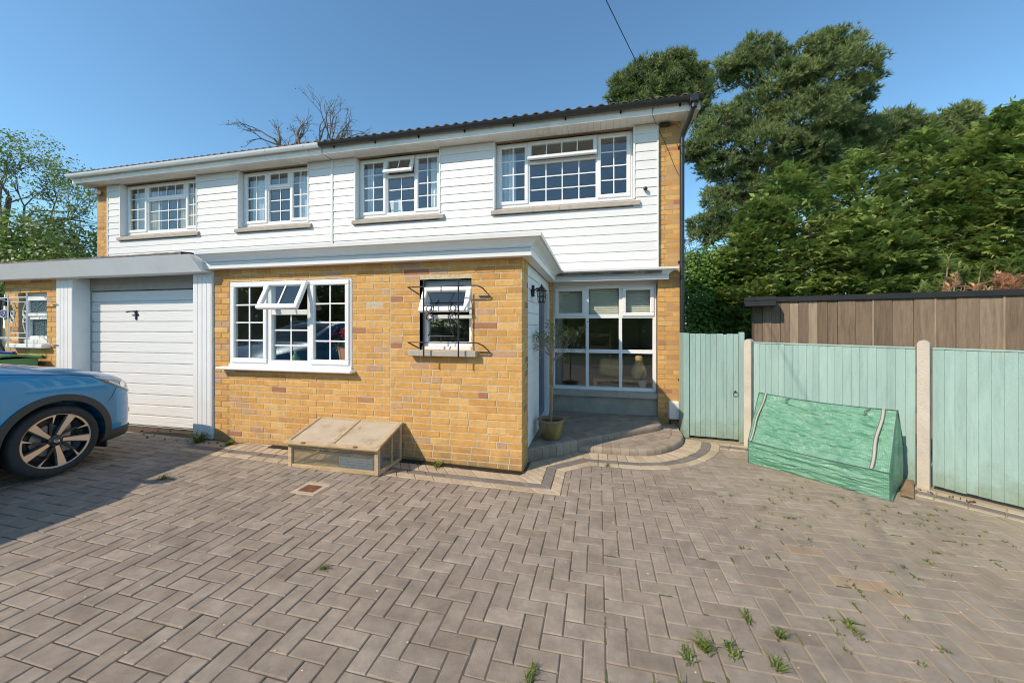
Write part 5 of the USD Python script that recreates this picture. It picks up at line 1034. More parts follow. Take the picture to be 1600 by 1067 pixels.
def section(i):
    w_, zb_ = C['w'][i], C['zb'][i]
    pts = P([(0, zb_), (0.80*w_, zb_), (0.955*w_, zb_+0.035), (0.985*w_, zb_+0.13), (w_, C['zm'][i]), (0.992*w_, (C['zm'][i]+C['zs'][i])/2+0.02), (0.968*w_, C['zs'][i]), (C['w5'][i]*w_, C['z5'][i]), (C['w6'][i]*w_, C['z6'][i]), (0.3*w_, C['z6'][i]*0.3+C['z7'][i]*0.7), (0, C['z7'][i])])
    t = np.r_[0, np.cumsum(np.linalg.norm(np.diff(pts, axis=0), axis=1))]; u = np.concatenate([np.linspace(t[a], t[a+1], n, endpoint=False) for a, n in zip(range(10), (1, 2, 3, 4, 4, 4, 5, 5, 4, 3))]+[[t[-1]]])
    return np.stack([PchipInterpolator(t, pts[:, 0])(u), PchipInterpolator(t, pts[:, 1])(u)], 1)
secs = [section(i) for i in range(len(ys))]; m = len(secs[0])
ring_ = [np.vstack([s, np.c_[-s[-2:0:-1, 0], s[-2:0:-1, 1]]]) for s in secs]; nr = len(ring_[0])
V = np.concatenate([np.c_[r[:, 0], np.full(nr, y), r[:, 1]] for r, y in zip(ring_, ys)]); F = []
for i in range(len(ys)-1):
    for k in range(nr): l = (k+1) % nr; F += [[i*nr+k, (i+1)*nr+l, (i+1)*nr+k], [i*nr+k, i*nr+l, (i+1)*nr+l]]
c0, c1 = len(V), len(V)+1; V = np.vstack([V, [0, ys[0], ring_[0][:, 1].mean()], [0, ys[-1]+0.006, ring_[-1][:, 1].mean()]])
for k in range(nr): l = (k+1) % nr; F += [[c0, l, k], [c1, (len(ys)-1)*nr+k, (len(ys)-1)*nr+l]]
bt = trimesh.Trimesh(V, P(F), process=True); bt.fix_normals()
def man(t): return m3.Manifold(m3.Mesh(np.asarray(t.vertices, np.float32), np.asarray(t.faces, np.uint32)))
def grown(d): t = bt.copy(); t.vertices = t.vertices+t.vertex_normals*d; return man(t)
body0 = man(bt)
def cyl(r, y, z, x0, x1, n=48): return m3.Manifold.cylinder(abs(x1-x0), r, r, n).rotate((0, 90, 0)).translate((min(x0, x1), y, z))
def sideprism(pts, x0, x1):
    e = trimesh.creation.extrude_polygon(Polygon(pts).buffer(0), x1-x0, engine='earcut'); v = P(e.vertices); t = trimesh.Trimesh(np.c_[v[:, 2]+x0, v[:, 0], v[:, 1]], P(e.faces)); t.fix_normals(); return man(t)
WH = [(0.0, 0.345), (-2.646, 0.345)]
arch = sum((cyl(0.392, y, z, -1.2, -0.60)+cyl(0.392, y, z, 0.60, 1.2) for y, z in WH[1:]), cyl(0.392, *WH[0], -1.2, -0.60)+cyl(0.392, *WH[0], 0.60, 1.2))
low = m3.Manifold.cube((3, 8, 0.6)).translate((-1.5, -4.5, -0.27))        # below z=0.33: dark cladding
body = body0-arch
def both(f): return f(1)+f(-1)
lampP = [(y*0.86, z) for y, z in [(0.335, 0.945), (0.45, 0.915), (0.62, 0.885), (0.78, 0.83), (0.862, 0.765), (0.868, 0.70), (0.80, 0.715), (0.66, 0.775), (0.50, 0.85)]]
lamps = both(lambda s: sideprism(lampP, 0.42, 1.1) if s > 0 else sideprism(lampP, -1.1, -0.42))
winP = [(-0.98, 1.085), (-1.50, 1.425), (-1.9, 1.452), (-2.5, 1.452), (-2.93, 1.405), (-3.12, 1.16), (-3.0, 1.12), (-2.0, 1.088)]
wins = both(lambda s: sideprism(winP, 0.45, 1.1) if s > 0 else sideprism(winP, -1.1, -0.45))
screen = m3.Manifold.cube((1.16, 0.80, 0.5)).translate((-0.58, -1.56, 1.185)); rear = m3.Manifold.cube((1.10, 0.34, 0.28)).translate((-0.55, -3.34, 1.17))
cladg = grown(0.012)
flare = sum((cyl(0.455, y, z, -1.2, -0.70)+cyl(0.455, y, z, 0.70, 1.2) for y, z in WH[1:]), cyl(0.455, *WH[0], -1.2, -0.70)+cyl(0.455, *WH[0], 0.70, 1.2))
trim_zone = (flare+low)-arch
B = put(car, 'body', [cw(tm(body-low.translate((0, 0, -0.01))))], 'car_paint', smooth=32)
put(car, 'cladding', [cw(tm((cladg^trim_zone)))], 'car_trim', smooth=40, label='dark plastic wheel arch and sill cladding')
put(car, 'headlight', [cw(tm((grown(0.006)^lamps).split_by_plane((1, 0, 0), 0)[0]))], 'lamp_lens', smooth=40); put(car, 'headlight', [cw(tm((grown(0.006)^lamps).split_by_plane((1, 0, 0), 0)[1]))], 'lamp_lens', smooth=40)
for s in (1, -1):
    wg = sideprism(winP, 0.45, 1.1) if s > 0 else sideprism(winP, -1.1, -0.45); put(car, 'side_window', [cw(tm(grown(0.004)^wg))], 'car_glass_dark', smooth=40)
put(car, 'windscreen', [cw(tm(grown(0.004)^screen))], 'car_glass_dark', smooth=40); put(car, 'rear_window', [cw(tm(grown(0.004)^rear))], 'car_glass_dark', smooth=40)
def seam(pts, w_, g=0.0015, x0=0.3, x1=1.2, name='panel_gap'):
    z = LineString(pts).buffer(w_/2); q = grown(g)^sideprism(list(z.exterior.coords), x0, x1)
    if q.num_tri(): put(car, name, [cw(tm(q))], 'black_plastic')
for s in (1, -1):      # bright strip along the lamp's lower edge, dark reflector housing inside
    strp = LineString([(0.447, 0.865), (0.568, 0.80), (0.688, 0.735), (0.735, 0.715)]).buffer(0.008); q = grown(0.009)^(sideprism(list(strp.exterior.coords), 0.42, 1.1) if s > 0 else sideprism(list(strp.exterior.coords), -1.1, -0.42)); put(car, 'lamp_strip', [cw(tm(q))], 'white_ink')
    strp = Point(0.59, 0.815).buffer(0.034); q = grown(0.010)^(sideprism(list(strp.exterior.coords), 0.42, 1.1) if s > 0 else sideprism(list(strp.exterior.coords), -1.1, -0.42)); put(car, 'lamp_lens', [cw(tm(q))], 'chrome')
seam([(-0.72, 1.075), (-0.3, 1.035), (0.1, 0.985), (0.30, 0.945)], 0.006); seam([(0.52, 0.80), (0.46, 0.70), (0.425, 0.66)], 0.006); seam([(-0.95, 1.06), (-1.0, 0.8), (-0.98, 0.36)], 0.006); seam([(-1.95, 1.07), (-1.97, 0.5), (-1.95, 0.36)], 0.006)
put(car, 'fog_lamp', [cw(tm((grown(0.007)^m3.Manifold.cube((0.22, 0.3, 0.05)).translate((0.52, 0.58, 0.47)))))], 'chrome'); put(car, 'front_scuff_plate', [cw(tm(grown(0.016)^m3.Manifold.cube((1.24, 0.4, 0.05)).translate((-0.62, 0.56, 0.30))))], 'chrome')
put(car, 'grille', [cw(tm(grown(0.005)^m3.Manifold.cube((0.76, 0.3, 0.16)).translate((-0.38, 0.62, 0.50))))], 'black_plastic'); put(car, 'number_plate', [cw(cbox((-0.26, 0.775, 0.42), (0.26, 0.795, 0.53), 0.004))], 'white_ink')
for s in (1, -1):
    for q in (-0.42, -3.05): put(car, 'wheel_well', [cw(box((s*0.58, q, 0.18), (s*0.60, q+0.84, 0.8)))], 'black_plastic')
    mm = xf(tm(trimesh.creation.icosphere(3, 1.0)), np.diag([0.11, 0.055, 0.075]), (s*0.985, -0.86, 1.10)); put(car, 'door_mirror', [cw(mm), cw(cbox((s*0.86, -0.88, 1.04), (s*0.95, -0.83, 1.08), 0.01))], 'car_paint', smooth=50)
    put(car, 'roof_rail', [cw(tube([(s*0.62, -1.55, 1.535), (s*0.625, -1.65, 1.58), (s*0.62, -2.7, 1.575), (s*0.61, -2.85, 1.53)], 0.014, 8))], 'chrome', smooth=50)
put(car, 'front_flap', [cw(box((0.55, 0.45, 0.135), (0.80, 0.465, 0.215)))], 'black_plastic')
def wheel(s, yy):
    """tyre, dark rim barrel, five polished twin spokes; axis along x, outer face at s*0.895"""
    o = lambda m: cw(xf(m, P([[0, 0, s], [0, 1, 0], [-s, 0, 0]]) if True else None, (s*0.79, yy, 0.345)))
    tp = [(0.258, -0.085), (0.262, -0.10), (0.285, -0.108), (0.318, -0.104), (0.336, -0.088), (0.345, -0.06)]; tp = tp+[(0.3455, -0.03), (0.340, -0.028), (0.340, -0.022), (0.3455, -0.02), (0.3455, 0.02), (0.340, 0.022), (0.340, 0.028), (0.3455, 0.03)]+[(r, -z) for r, z in tp[::-1]]
    Wp = put(car, 'wheel', [o(lathe([(0.0, -0.02), (0.20, -0.02), (0.245, 0.02), (0.252, 0.075), (0.262, 0.092), (0.266, 0.10)], 48))], 'rim_black', smooth=40)
    put(Wp, 'tyre', [o(lathe(tp, 56))], 'tyre', smooth=35)
    put(Wp, 'brake_disc', [o(lathe([(0.0, 0.0), (0.15, 0.0), (0.15, -0.015)], 32)), o(cbox((-0.14, 0.06, -0.0), (0.14, 0.15, 0.03), 0.02))], 'grey_metal')
    put(Wp, 'rim_lip', [o(lathe([(0.252, 0.090), (0.258, 0.0975), (0.2665, 0.098), (0.2675, 0.093)], 56))], 'rim_silver', smooth=40)
    put(Wp, 'hub', [o(lathe([(0.0, 0.088), (0.028, 0.088), (0.034, 0.083), (0.055, 0.075), (0.062, 0.06), (0.062, 0.0)], 32))], 'rim_black', smooth=40)
    put(Wp, 'badge', [o(tube([(0.019*math.cos(a), 0.019*math.sin(a), 0.089) for a in np.arange(20)*PI/10], 0.0026, 5, closed=True)), o(cbox((-0.003+0.0, -0.024, 0.087), (0.003, 0.024, 0.091), 0.001))], 'chrome')
    for k in range(5):
        a = math.radians(85-13+72*k+12); ca, sa = math.cos(a), math.sin(a); Rz = P([[ca, -sa, 0], [sa, ca, 0], [0, 0, 1]])
        pol = Polygon([(0.050, -0.013), (0.14, -0.024), (0.254, -0.046), (0.256, 0.020), (0.14, 0.018), (0.052, 0.016)])
        def bl(poly, th, z_in, z_out):
            e = extrude(poly, -th, 0)[0]; v = e[0].copy(); v[:, 2] += z_in+(z_out-z_in)*(np.hypot(v[:, 0], v[:, 1])/0.255); return o(xf((v, e[1]), Rz))
        put(Wp, 'spoke', [bl(pol, 0.014, 0.066, 0.094)], 'rim_silver'); put(Wp, 'spoke_back', [bl(pol.buffer(0.010), 0.035, 0.050, 0.0795)], 'rim_black')
        arc = [(0.252*math.cos(t), 0.252*math.sin(t)) for t in np.linspace(-0.18, -0.80, 9)]
        put(Wp, 'rim_edge', [bl(LineString(arc).buffer(0.007, cap_style=2), 0.012, 0.09, 0.0955), bl(Polygon([(0.252*math.cos(-0.80), 0.252*math.sin(-0.80)), (0.252*math.cos(-0.72), 0.252*math.sin(-0.72)), (0.135, -0.105), (0.142, -0.122)]), 0.012, 0.082, 0.094)], 'rim_silver')
        put(Wp, 'spoke_fin', [bl(LineString([(0.06, -0.02), (0.15, -0.11)]).buffer(0.011, cap_style=2), 0.02, 0.06, 0.085)], 'rim_black')
        put(Wp, 'wheel_nut', [o(xf(lathe([(0.0, 0.074), (0.008, 0.074), (0.009, 0.06)], 6), Rz@np.eye(3), Rz@P([0.038*math.cos(0.6), 0.038*math.sin(0.6), 0.006])))], 'grey_metal')
for s in (1, -1):
    for yy, zz_ in WH: wheel(s, yy)
# ------------------------------------------------------------------ wheelie bins behind the car
def wheelie(x, y, m, label, rz=0.0, h=1.07):
    z0 = float(gz(x)); T = Thing('wheelie_bin', label, 'wheelie bin', (x, y, z0), rz); c_, s_ = math.cos(rz), math.sin(rz); R = rotm([0, 0, 1], rz); q = lambda mm: xf(mm, R, (x, y, z0))
    v = box((-0.24, -0.27, 0.05), (0.24, 0.27, h-0.05))[0].copy(); v[:4, :2] *= 0.82; put(T, 'body', [q((v, BF))], m)
    u = np.linspace(-1, 1, 9); lidv = []; 
    for a in np.linspace(-0.27, 0.27, 2):
        for t in np.linspace(-0.31, 0.29, 9): lidv.append((a, t, h-0.04+0.055*math.sin(PI*(t+0.31)/0.60)+0.0))
    lidv = P(lidv); f = [[i, i+1, 9+i+1, 9+i] for i in range(8)]; lv2 = lidv-P([0, 0, 0.03]); fv = P([[i, i+1, 9+i+1] for i in range(8)]+[[i, 9+i+1, 9+i] for i in range(8)])
    put(T, 'lid', [q((lidv, fv)), q((lv2, fv[:, ::-1])), q((np.vstack([lidv[:9], lv2[:9]]), P([[i, 9+i, 9+i+1] for i in range(8)]+[[i, 9+i+1, i+1] for i in range(8)]))), q((np.vstack([lidv[9:], lv2[9:]]), P([[i, 9+i+1, 9+i] for i in range(8)]+[[i, i+1, 9+i+1] for i in range(8)])))], m)
    put(T, 'handle', [q(tube([(-0.2, 0.33, h-0.03), (0.2, 0.33, h-0.03)], 0.016, 8))], m)
    for s in (-1, 1): put(T, 'wheel', [q(tube([(s*0.20, 0.24, 0.10), (s*0.26, 0.24, 0.10)], 0.10, 16))], 'tyre')
wheelie(-8.36, 3.60, 'green_plastic', 'green wheelie bin whose lid shows above the car bonnet', h=1.02); wheelie(-9.0, 3.60, 'blue_plastic', 'dark blue wheelie bin beside the green bin at the left edge', h=1.05)
# ------------------------------------------------------------------ things inside the windows
def curtain(label, x0, x1, z0, z1, y, m, seed, amp=0.022, fold=0.07):
    n = max(12, int((x1-x0)/0.008)); x = np.linspace(x0, x1, n); r = np.random.default_rng(seed); ph_ = r.uniform(0, 6)
    yy = y+amp*np.sin(x/fold*2*PI/1.0+ph_+1.2*np.sin(x*9+ph_))+0.3*amp*np.sin(x*140)
    v = np.vstack([np.c_[x, yy, np.full(n, z0)], np.c_[x*0.96+0.04*(x0+x1)/2, y+0.7*(yy-y), np.full(n, z1)]]); i = np.arange(n-1)
    put(None, 'curtain', [(v, np.stack([i, i+1, n+i+1, n+i], 1))], m, label=label, cat='curtain', smooth=True)
curtain('beige curtain across the left of the far left upstairs window', -10.25, -9.55, 3.5, 4.68, 6.47, 'curtain_beige', 1); curtain('pale curtain at the right of the far left upstairs window', -9.0, -8.25, 3.5, 4.68, 6.47, 'curtain_beige', 2)
curtain('thin white curtain at the left of the second upstairs window', -7.05, -6.72, 3.5, 4.68, 6.45, 'curtain_white', 3); curtain('white curtain at the right of the second upstairs window', -5.9, -5.5, 3.5, 4.68, 6.45, 'curtain_white', 4)
curtain('white curtain at the left of the third upstairs window', -4.36, -4.2, 3.5, 4.68, 6.45, 'curtain_white', 5); curtain('white curtain gathered at the right of the third upstairs window', -3.02, -2.77, 3.5, 4.68, 6.45, 'curtain_white', 6)
curtain('white curtain at the left of the largest upstairs window', -1.68, -1.42, 3.5, 4.68, 6.45, 'curtain_white', 7)
for k, (a_, b_) in enumerate(((-0.70, -0.22), (-0.15, 0.32), (0.40, 0.86))):
    T = Thing('window_blind', ('cream slatted blind in the left top pane of the nine-pane window', 'cream slatted blind in the middle top pane of the nine-pane window', 'cream slatted blind in the right top pane of the nine-pane window')[k], 'blind', ((a_+b_)/2, 6.43, 1.74))
    for i in range(15): z = 1.76+i*0.031; put(T, 'slat', [quad((a_, 6.425, z), (b_, 6.425, z), (b_, 6.437, z+0.028), (a_, 6.437, z+0.028))], 'blind')
T = Thing('bedside_cabinet', 'pale wooden furniture behind the second upstairs window', 'cabinet', (-5.62, 6.75, 2.53)); put(T, 'cabinet', [cbox((-5.80, 6.62, 2.53), (-5.42, 6.95, 3.98), 0.01)], 'curtain_beige'); put(T, 'top', [cbox((-5.83, 6.60, 3.98), (-5.40, 6.97, 4.01), 0.006)], 'curtain_white')
T = Thing('picture_frame', 'pale leaning frame behind the third upstairs window', 'picture frame', (-3.74, 6.45, 3.6)); put(T, 'frame', [xf(cbox((-0.12, 0, 0), (0.12, 0.02, 0.36), 0.004), rotm([0, 1, 0], -0.12), (-3.70, 6.44, 3.60))], 'curtain_white')
T = Thing('flower_pot', 'orange pot of red flowers on the window sill of the bay window', 'flower pot', (-3.07, 4.14, 1.085)); put(T, 'pot', [lathe([(0.0, 0.0), (0.085, 0.0), (0.118, 0.225), (0.108, 0.225), (0.08, 0.02)], 24, (-3.07, 4.14, 1.085))], 'terracotta', smooth=50)
T = Thing('red_flowers', 'red flowering plant in the orange pot behind the right pane', 'flowers', (-3.07, 4.14, 1.30)); r5 = np.random.default_rng(3)
st_ = [(-3.07+r5.normal(0, 0.11), 4.14+r5.normal(0, 0.05), 1.36+r5.uniform(0.02, 0.16)) for k in range(15)]; put(T, 'stems', [tube([(-3.07, 4.14, 1.28), ((-3.07+q[0])/2, 4.14, 1.36), q], 0.003, 4) for q in st_], 'olive_leaf')
q = P(st_)[r5.integers(0, 15, 110)]+r5.normal(0, 0.024, (110, 3)); put(T, 'petals', [leaves(q, r5.normal(size=(110, 3)), 0.035, 0.028, r5)], 'red_petal'); q = P([-3.07, 4.14, 1.34])+r5.normal(0, 1, (160, 3))*P([0.11, 0.05, 0.04]); put(T, 'leaves', [leaves(q, r5.normal(size=(160, 3)), 0.05, 0.035, r5)], 'olive_leaf')
T = Thing('gourd_vase', 'tall tan gourd-shaped vase behind the lower right pane of the nine-pane window', 'vase', (0.66, 6.62, 0.68)); put(T, 'vase', [lathe([(0.0, 0.0), (0.10, 0.01), (0.125, 0.08), (0.12, 0.16), (0.09, 0.23), (0.062, 0.28), (0.058, 0.33), (0.066, 0.36), (0.05, 0.39), (0.0, 0.395)], 28, (0.66, 6.62, 0.68))], 'gourd', smooth=50)
T = Thing('woven_lamp', 'broad tan woven drum lying behind the lower middle pane', 'lamp', (0.22, 6.75, 0.68)); put(T, 'drum', [xf(tube([(-0.19, 0, 0), (-0.16, 0, 0), (0.12, 0, 0), (0.2, 0, 0)], [0.10, 0.14, 0.16, 0.15], 24), rotm([0, 1, 0], 0.1), (0.20, 6.75, 0.85))], 'gourd', smooth=40)
T = Thing('wooden_table', 'oak shelf under the vase behind the nine-pane window', 'table', (0.4, 6.7, 0.12)); put(T, 'top', [cbox((-0.1, 6.5, 0.64), (0.95, 6.95, 0.675), 0.006)], 'oak'); [put(T, 'leg', [cbox((x, y, 0.12), (x+0.05, y+0.05, 0.64), 0.004)], 'oak') for x in (-0.08, 0.88) for y in (6.52, 6.88)]
flowerpot('small pot of spiky leaves behind the bottom right pane', (0.70, 6.47, 0.56), 0.9, 'concrete'); T = Thing('spiky_plant', 'spiky green houseplant behind the bottom right pane', 'houseplant', (0.70, 6.47, 0.68)); put(T, 'blades', [xf(m_, None, (0.70, 6.47, 0.66)) for m_ in tuft(18, 0.24, 0.5, r5, 0.008)], 'olive_leaf')
T = Thing('wooden_chair', 'oak chair back seen through the middle pane of the nine-pane window', 'chair', (0.05, 7.6, 0.12)); [put(T, 'leg', [cbox((x, y, 0.12), (x+0.045, y+0.045, 1.45 if y > 7.7 else 0.6), 0.004)], 'oak') for x in (-0.2, 0.2) for y in (7.4, 7.8)]; put(T, 'seat', [cbox((-0.2, 7.4, 0.6), (0.245, 7.85, 0.64), 0.006)], 'oak'); [put(T, 'back_rail', [cbox((-0.2, 7.805, z), (0.245, 7.83, z+0.07), 0.004)], 'oak') for z in (1.1, 1.35)]
T = Thing('green_bottle', 'small green bottle on the sill behind the middle bay pane', 'bottle', (-3.83, 4.12, 1.085)); put(T, 'bottle', [lathe([(0, 0), (0.05, 0.0), (0.055, 0.06), (0.03, 0.11), (0.012, 0.15), (0.012, 0.17), (0, 0.17)], 16, (-3.83, 4.12, 1.085))], 'green_plastic', smooth=40)
put(None, 'window_board', [cbox((-4.68, 4.04, 1.06), (-2.88, 4.26, 1.084), 0.004)], 'upvc', label='white inside sill of the bay window', cat='window board'); put(None, 'window_board', [cbox((-0.72, 6.40, 0.53), (0.88, 6.56, 0.56), 0.004)], 'upvc', label='white inside sill of the nine-pane window', cat='window board')
# ------------------------------------------------------------------ trees and shrubs
def limbs(T, name, lines, m, n=6, label=None):
    return put(T, name, [tube(p, r, n, caps=False) for p, r in lines], m, label=label, smooth=60)
def needles(cent, axis, size, r, k=8, wd=0.031):
    """tufts of k thin needles fanning about each axis"""
    n = len(cent); c = np.repeat(cent, k, 0); a = np.repeat(axis, k, 0)+r.normal(0, 0.55, (n*k, 3)); a /= np.linalg.norm(a, axis=1, keepdims=True)
    L = (np.repeat(size, k)*r.uniform(0.6, 1.15, n*k))[:, None]; s = np.cross(a, r.normal(size=(n*k, 3))); s /= np.linalg.norm(s, axis=1, keepdims=True)+1e-9; b = c+a*L*r.uniform(0.0, 0.25, (n*k, 1)); w_ = wd*L/0.3
    v = np.stack([b-s*w_, b+s*w_, b+a*L], 1).reshape(-1, 3); return v, np.arange(n*k*3).reshape(-1, 3)
def pine(label, base, trunk, blobs, dens, seed, group=None, size=0.34):
    r = np.random.default_rng(seed); T = Thing('pine_tree', label, 'pine tree', base, 0, group)
    B_ = P(blobs); limbs(T, 'trunk', [(trunk, np.linspace(0.26, 0.10, len(trunk)))], 'pine_bark', 9)
    ls = []; tr = P(trunk, float)
    for b in B_:
        i = np.argmin(np.abs(tr[:, 2]-(b[2]-0.25*np.hypot(b[0]-tr[-1, 0], b[1]-tr[-1, 1])-0.4))); p = tr[i]; q = b[:3]; mid = (p+q)/2+P([0, 0, -0.15])+r.normal(0, 0.12, 3); ls.append(([p, mid, q], [0.085, 0.055, 0.02]))
        for k in range(7): d = r.normal(size=3); d[2] = abs(d[2])*0.7; d /= np.linalg.norm(d); ls.append(([q-(q-mid)*0.3, q+d*b[3]*0.45, q+d*b[3]*0.85], [0.03, 0.018, 0.006]))
    limbs(T, 'limbs', ls, 'bark', 5)
    cs, ax, sz = [], [], []
    for b in B_:
        n = int(dens*b[3]**2)+6; d = r.normal(size=(n, 3)); d[:, 2] = d[:, 2]*0.9+0.15; d /= np.linalg.norm(d, axis=1, keepdims=True); cc = b[:3]+d*(b[3]*0.84*r.uniform(0.45, 1.06, n)**0.6)[:, None]*P([1.05, 1.05, 0.80])
        k = 9; cr_ = size*0.75; dd = r.normal(size=(n*k, 3)); dd[:, 2] = np.abs(dd[:, 2])*0.9-0.1; dd /= np.linalg.norm(dd, axis=1, keepdims=True); od = np.repeat(d, k, 0)
        cs.append(np.repeat(cc, k, 0)+dd*cr_*r.uniform(0.2, 1.0, (n*k, 1))); a = dd*0.8+od*0.35+P([0, 0, 0.45]); ax.append(a/np.linalg.norm(a, axis=1, keepdims=True)); sz.append(size*0.62*r.uniform(0.75, 1.25, n*k))
    put(T, 'crown', [needles(np.vstack(cs), np.vstack(ax), np.concatenate(sz), r)], 'pine_needle'); return T
MAINP = [(10.91,20.98,14.57,1.29),(9.56,20.67,14.12,1.38),(6.87,20.05,13.75,1.17),(6.13,19.88,13.75,0.86),(7.92,20.29,14.67,0.80),(11.80,21.18,12.58,1.04),(10.46,20.0,12.58,1.84),(8.52,19.9,12.58,1.47),(11.21,21.05,10.89,1.38),(9.41,19.8,10.89,1.78),(7.17,20.12,11.51,1.38),(5.68,19.78,11.05,1.29),(5.08,19.64,9.88,1.10),(7.32,19.4,9.67,1.47),(9.12,20.0,9.36,1.47),(5.53,19.74,9.15,1.04),(10.61,20.91,9.52,1.23),(12.10,21.25,10.59,1.17),(4.75,19.55,6.3,0.6),(5.6,19.73,6.85,0.75),(7.92,20.29,7.98,1.23),(6.5,20.6,7.9,0.6),(10.79,20.95,15.28,0.43),(7.02,20.09,14.88,0.49),(12.25,21.29,13.20,0.43),(6.6,19.95,6.4,0.8),(5.62,19.76,7.6,0.8),(6.4,20.3,8.6,1.05),(7.6,20.2,7.9,1.3),(5.0,19.6,5.8,0.7),(6.2,19.9,6.1,0.95),(8.9,20.5,8.3,1.4),(10.1,20.8,8.3,1.5),(4.3,19.4,9.8,0.6)]
pine('tall dark pine with a broad crown, the largest tree behind the gate', (7.6, 20.6, 0), [(7.2, 20.3, 0), (7.0, 20.2, 3.5), (6.9, 20.15, 7.0), (7.4, 20.3, 9.5), (8.3, 20.5, 12.0), (8.9, 20.7, 14.0)], MAINP, 66, 31)
pine('pine tree behind the conifers to the right of the tallest pine', (18.5, 26.8, 0), [(18.3, 26.8, 0), (18.2, 26.8, 6), (18.5, 26.8, 11), (18.9, 26.9, 13)], [(16.25,26.31,12.70,1.42),(17.71,26.65,12.85,1.27),(17.06,26.50,13.53,0.82),(20.09,27.19,13.23,1.27),(20.71,27.34,13.83,0.75),(21.37,27.49,12.97,0.67),(19.18,26.98,12.40,1.12),(18.45,26.82,11.84,1.31),(16.62,26.40,11.65,1.31),(19.9,27.0,11.6,1.3)], 60, 32, size=0.44)
pine('rounded dark pine rising behind the right end of the house roof', (3.8, 25.6, 0), [(3.8, 25.6, 0), (3.8, 25.6, 8), (3.9, 25.6, 13), (4.0, 25.6, 16.5)], [(1.79,25.04,16.99,1.14),(2.99,25.31,17.40,1.31),(4.58,25.68,17.80,1.39),(5.98,26.00,17.15,1.14),(3.79,25.50,16.58,1.64),(1.40,24.95,16.17,0.90),(5.06,25.79,18.30,0.90),(6.18,26.05,16.17,1.02),(2.99,25.31,15.84,1.43),(4.58,25.68,15.64,1.43),(2.2,25.1,15.2,1.2),(5.6,26.0,15.2,1.2)], 62, 33, size=0.42)
# leylandii conifers: drooping feathery sprays in tiers
def sprays(cent, out, size, r):
    """flat feathery fans: a mid-rib with paired narrow leaflets"""
    n = len(cent); k = 11; t = np.linspace(0.12, 1.0, k); sg = P([1 if i % 2 else -1 for i in range(k)]); sg[-1] = 0
    o = out/np.linalg.norm(out, axis=1, keepdims=True); s = np.cross(o, P([0, 0, 1.0])+r.normal(0, 0.35, (n, 3))); s /= np.linalg.norm(s, axis=1, keepdims=True)+1e-9; u = np.cross(s, o)
    L = size[:, None, None]; root = cent[:, None]+o[:, None]*L*t[None, :, None]*0.8+u[:, None]*L*(0.12*np.sin(t*2.6))[None, :, None]
    dirn = o[:, None]*0.75+s[:, None]*sg[None, :, None]*0.8+r.normal(0, 0.12, (n, k, 3)); ln = L*(0.46*(1.12-t))[None, :, None]*r.uniform(0.7, 1.2, (n, k, 1)); tip = root+dirn*ln-P([0, 0, 1.0])*ln*0.18
    side = np.cross(dirn, u[:, None]); side /= np.linalg.norm(side, axis=2, keepdims=True)+1e-9; w_ = L*0.085
    v = np.stack([root-side*w_, root+side*w_, tip], 2).reshape(-1, 3); return v, np.arange(n*k*3).reshape(-1, 3)
def leylandii(label, base, H, R, seed, n, z0=0.6, proto=True, lean=0.0):
    r = np.random.default_rng(seed); T = Thing('conifer_tree', label, 'conifer tree', base, 0, None); b = P(base, float)
    limbs(T, 'trunk', [([b, b+P([0, 0, H*0.5]), b+P([lean, 0, H*0.95])], [0.16, 0.09, 0.02])], 'bark', 7)
    cs, ou, sz, ls = [], [], [], []; nb = int(H*24)
    for k in range(nb):
        h = z0+(H-z0)*((k+r.uniform(0, 1))/nb)**0.92; a = r.uniform(0, 2*PI); rr_ = R*min(1.0, 1.30*(1-(h/H))**0.72+0.06)*r.uniform(0.72, 1.16); d = P([math.cos(a), math.sin(a), 0]); p = b+P([lean*h/H, 0, h])
        e = p+d*rr_+P([0, 0, rr_*(0.34-0.25*(1-h/H))]); ls.append(([p, (p+e)/2+P([0, 0, 0.06]), e], [0.026, 0.016, 0.005]))
        m_ = max(4, int(n/nb*rr_/R*1.25)); t = r.uniform(0.30, 1.0, m_)**0.55; lat = r.normal(0, 0.16*rr_+0.05, (m_, 1))*np.cross(d, [0, 0, 1.0])
        cs.append(p+(e-p)*t[:, None]+lat+r.normal(0, 0.05, (m_, 3))); ou.append(d*0.85+P([0, 0, 0.18])+r.normal(0, 0.28, (m_, 3))+lat*1.2); sz.append(r.uniform(0.20, 0.36, m_))
    tip = b+P([lean, 0, H]); m_ = 14; cs.append(tip+r.normal(0, 0.07, (m_, 3))-P([0, 0, 0.35])); ou.append(r.normal(0, 0.3, (m_, 3))+P([0.15, 0, 1.0])); sz.append(r.uniform(0.35, 0.6, m_))
    limbs(T, 'branches', ls, 'bark', 4); q = r.integers(0, len(ls), 2600); t = r.uniform(0.05, 0.75, (2600, 1)); ip = P([ls[i_][0][0] for i_ in q])*(1-t)+P([ls[i_][0][2] for i_ in q])*t+r.normal(0, 0.12, (2600, 3))
    put(T, 'crown', [sprays(np.vstack(cs), np.vstack(ou), np.concatenate(sz), r), leaves(ip, r.normal(size=(2600, 3)), 0.26, 0.11, r)], 'ley_leaf'); return T
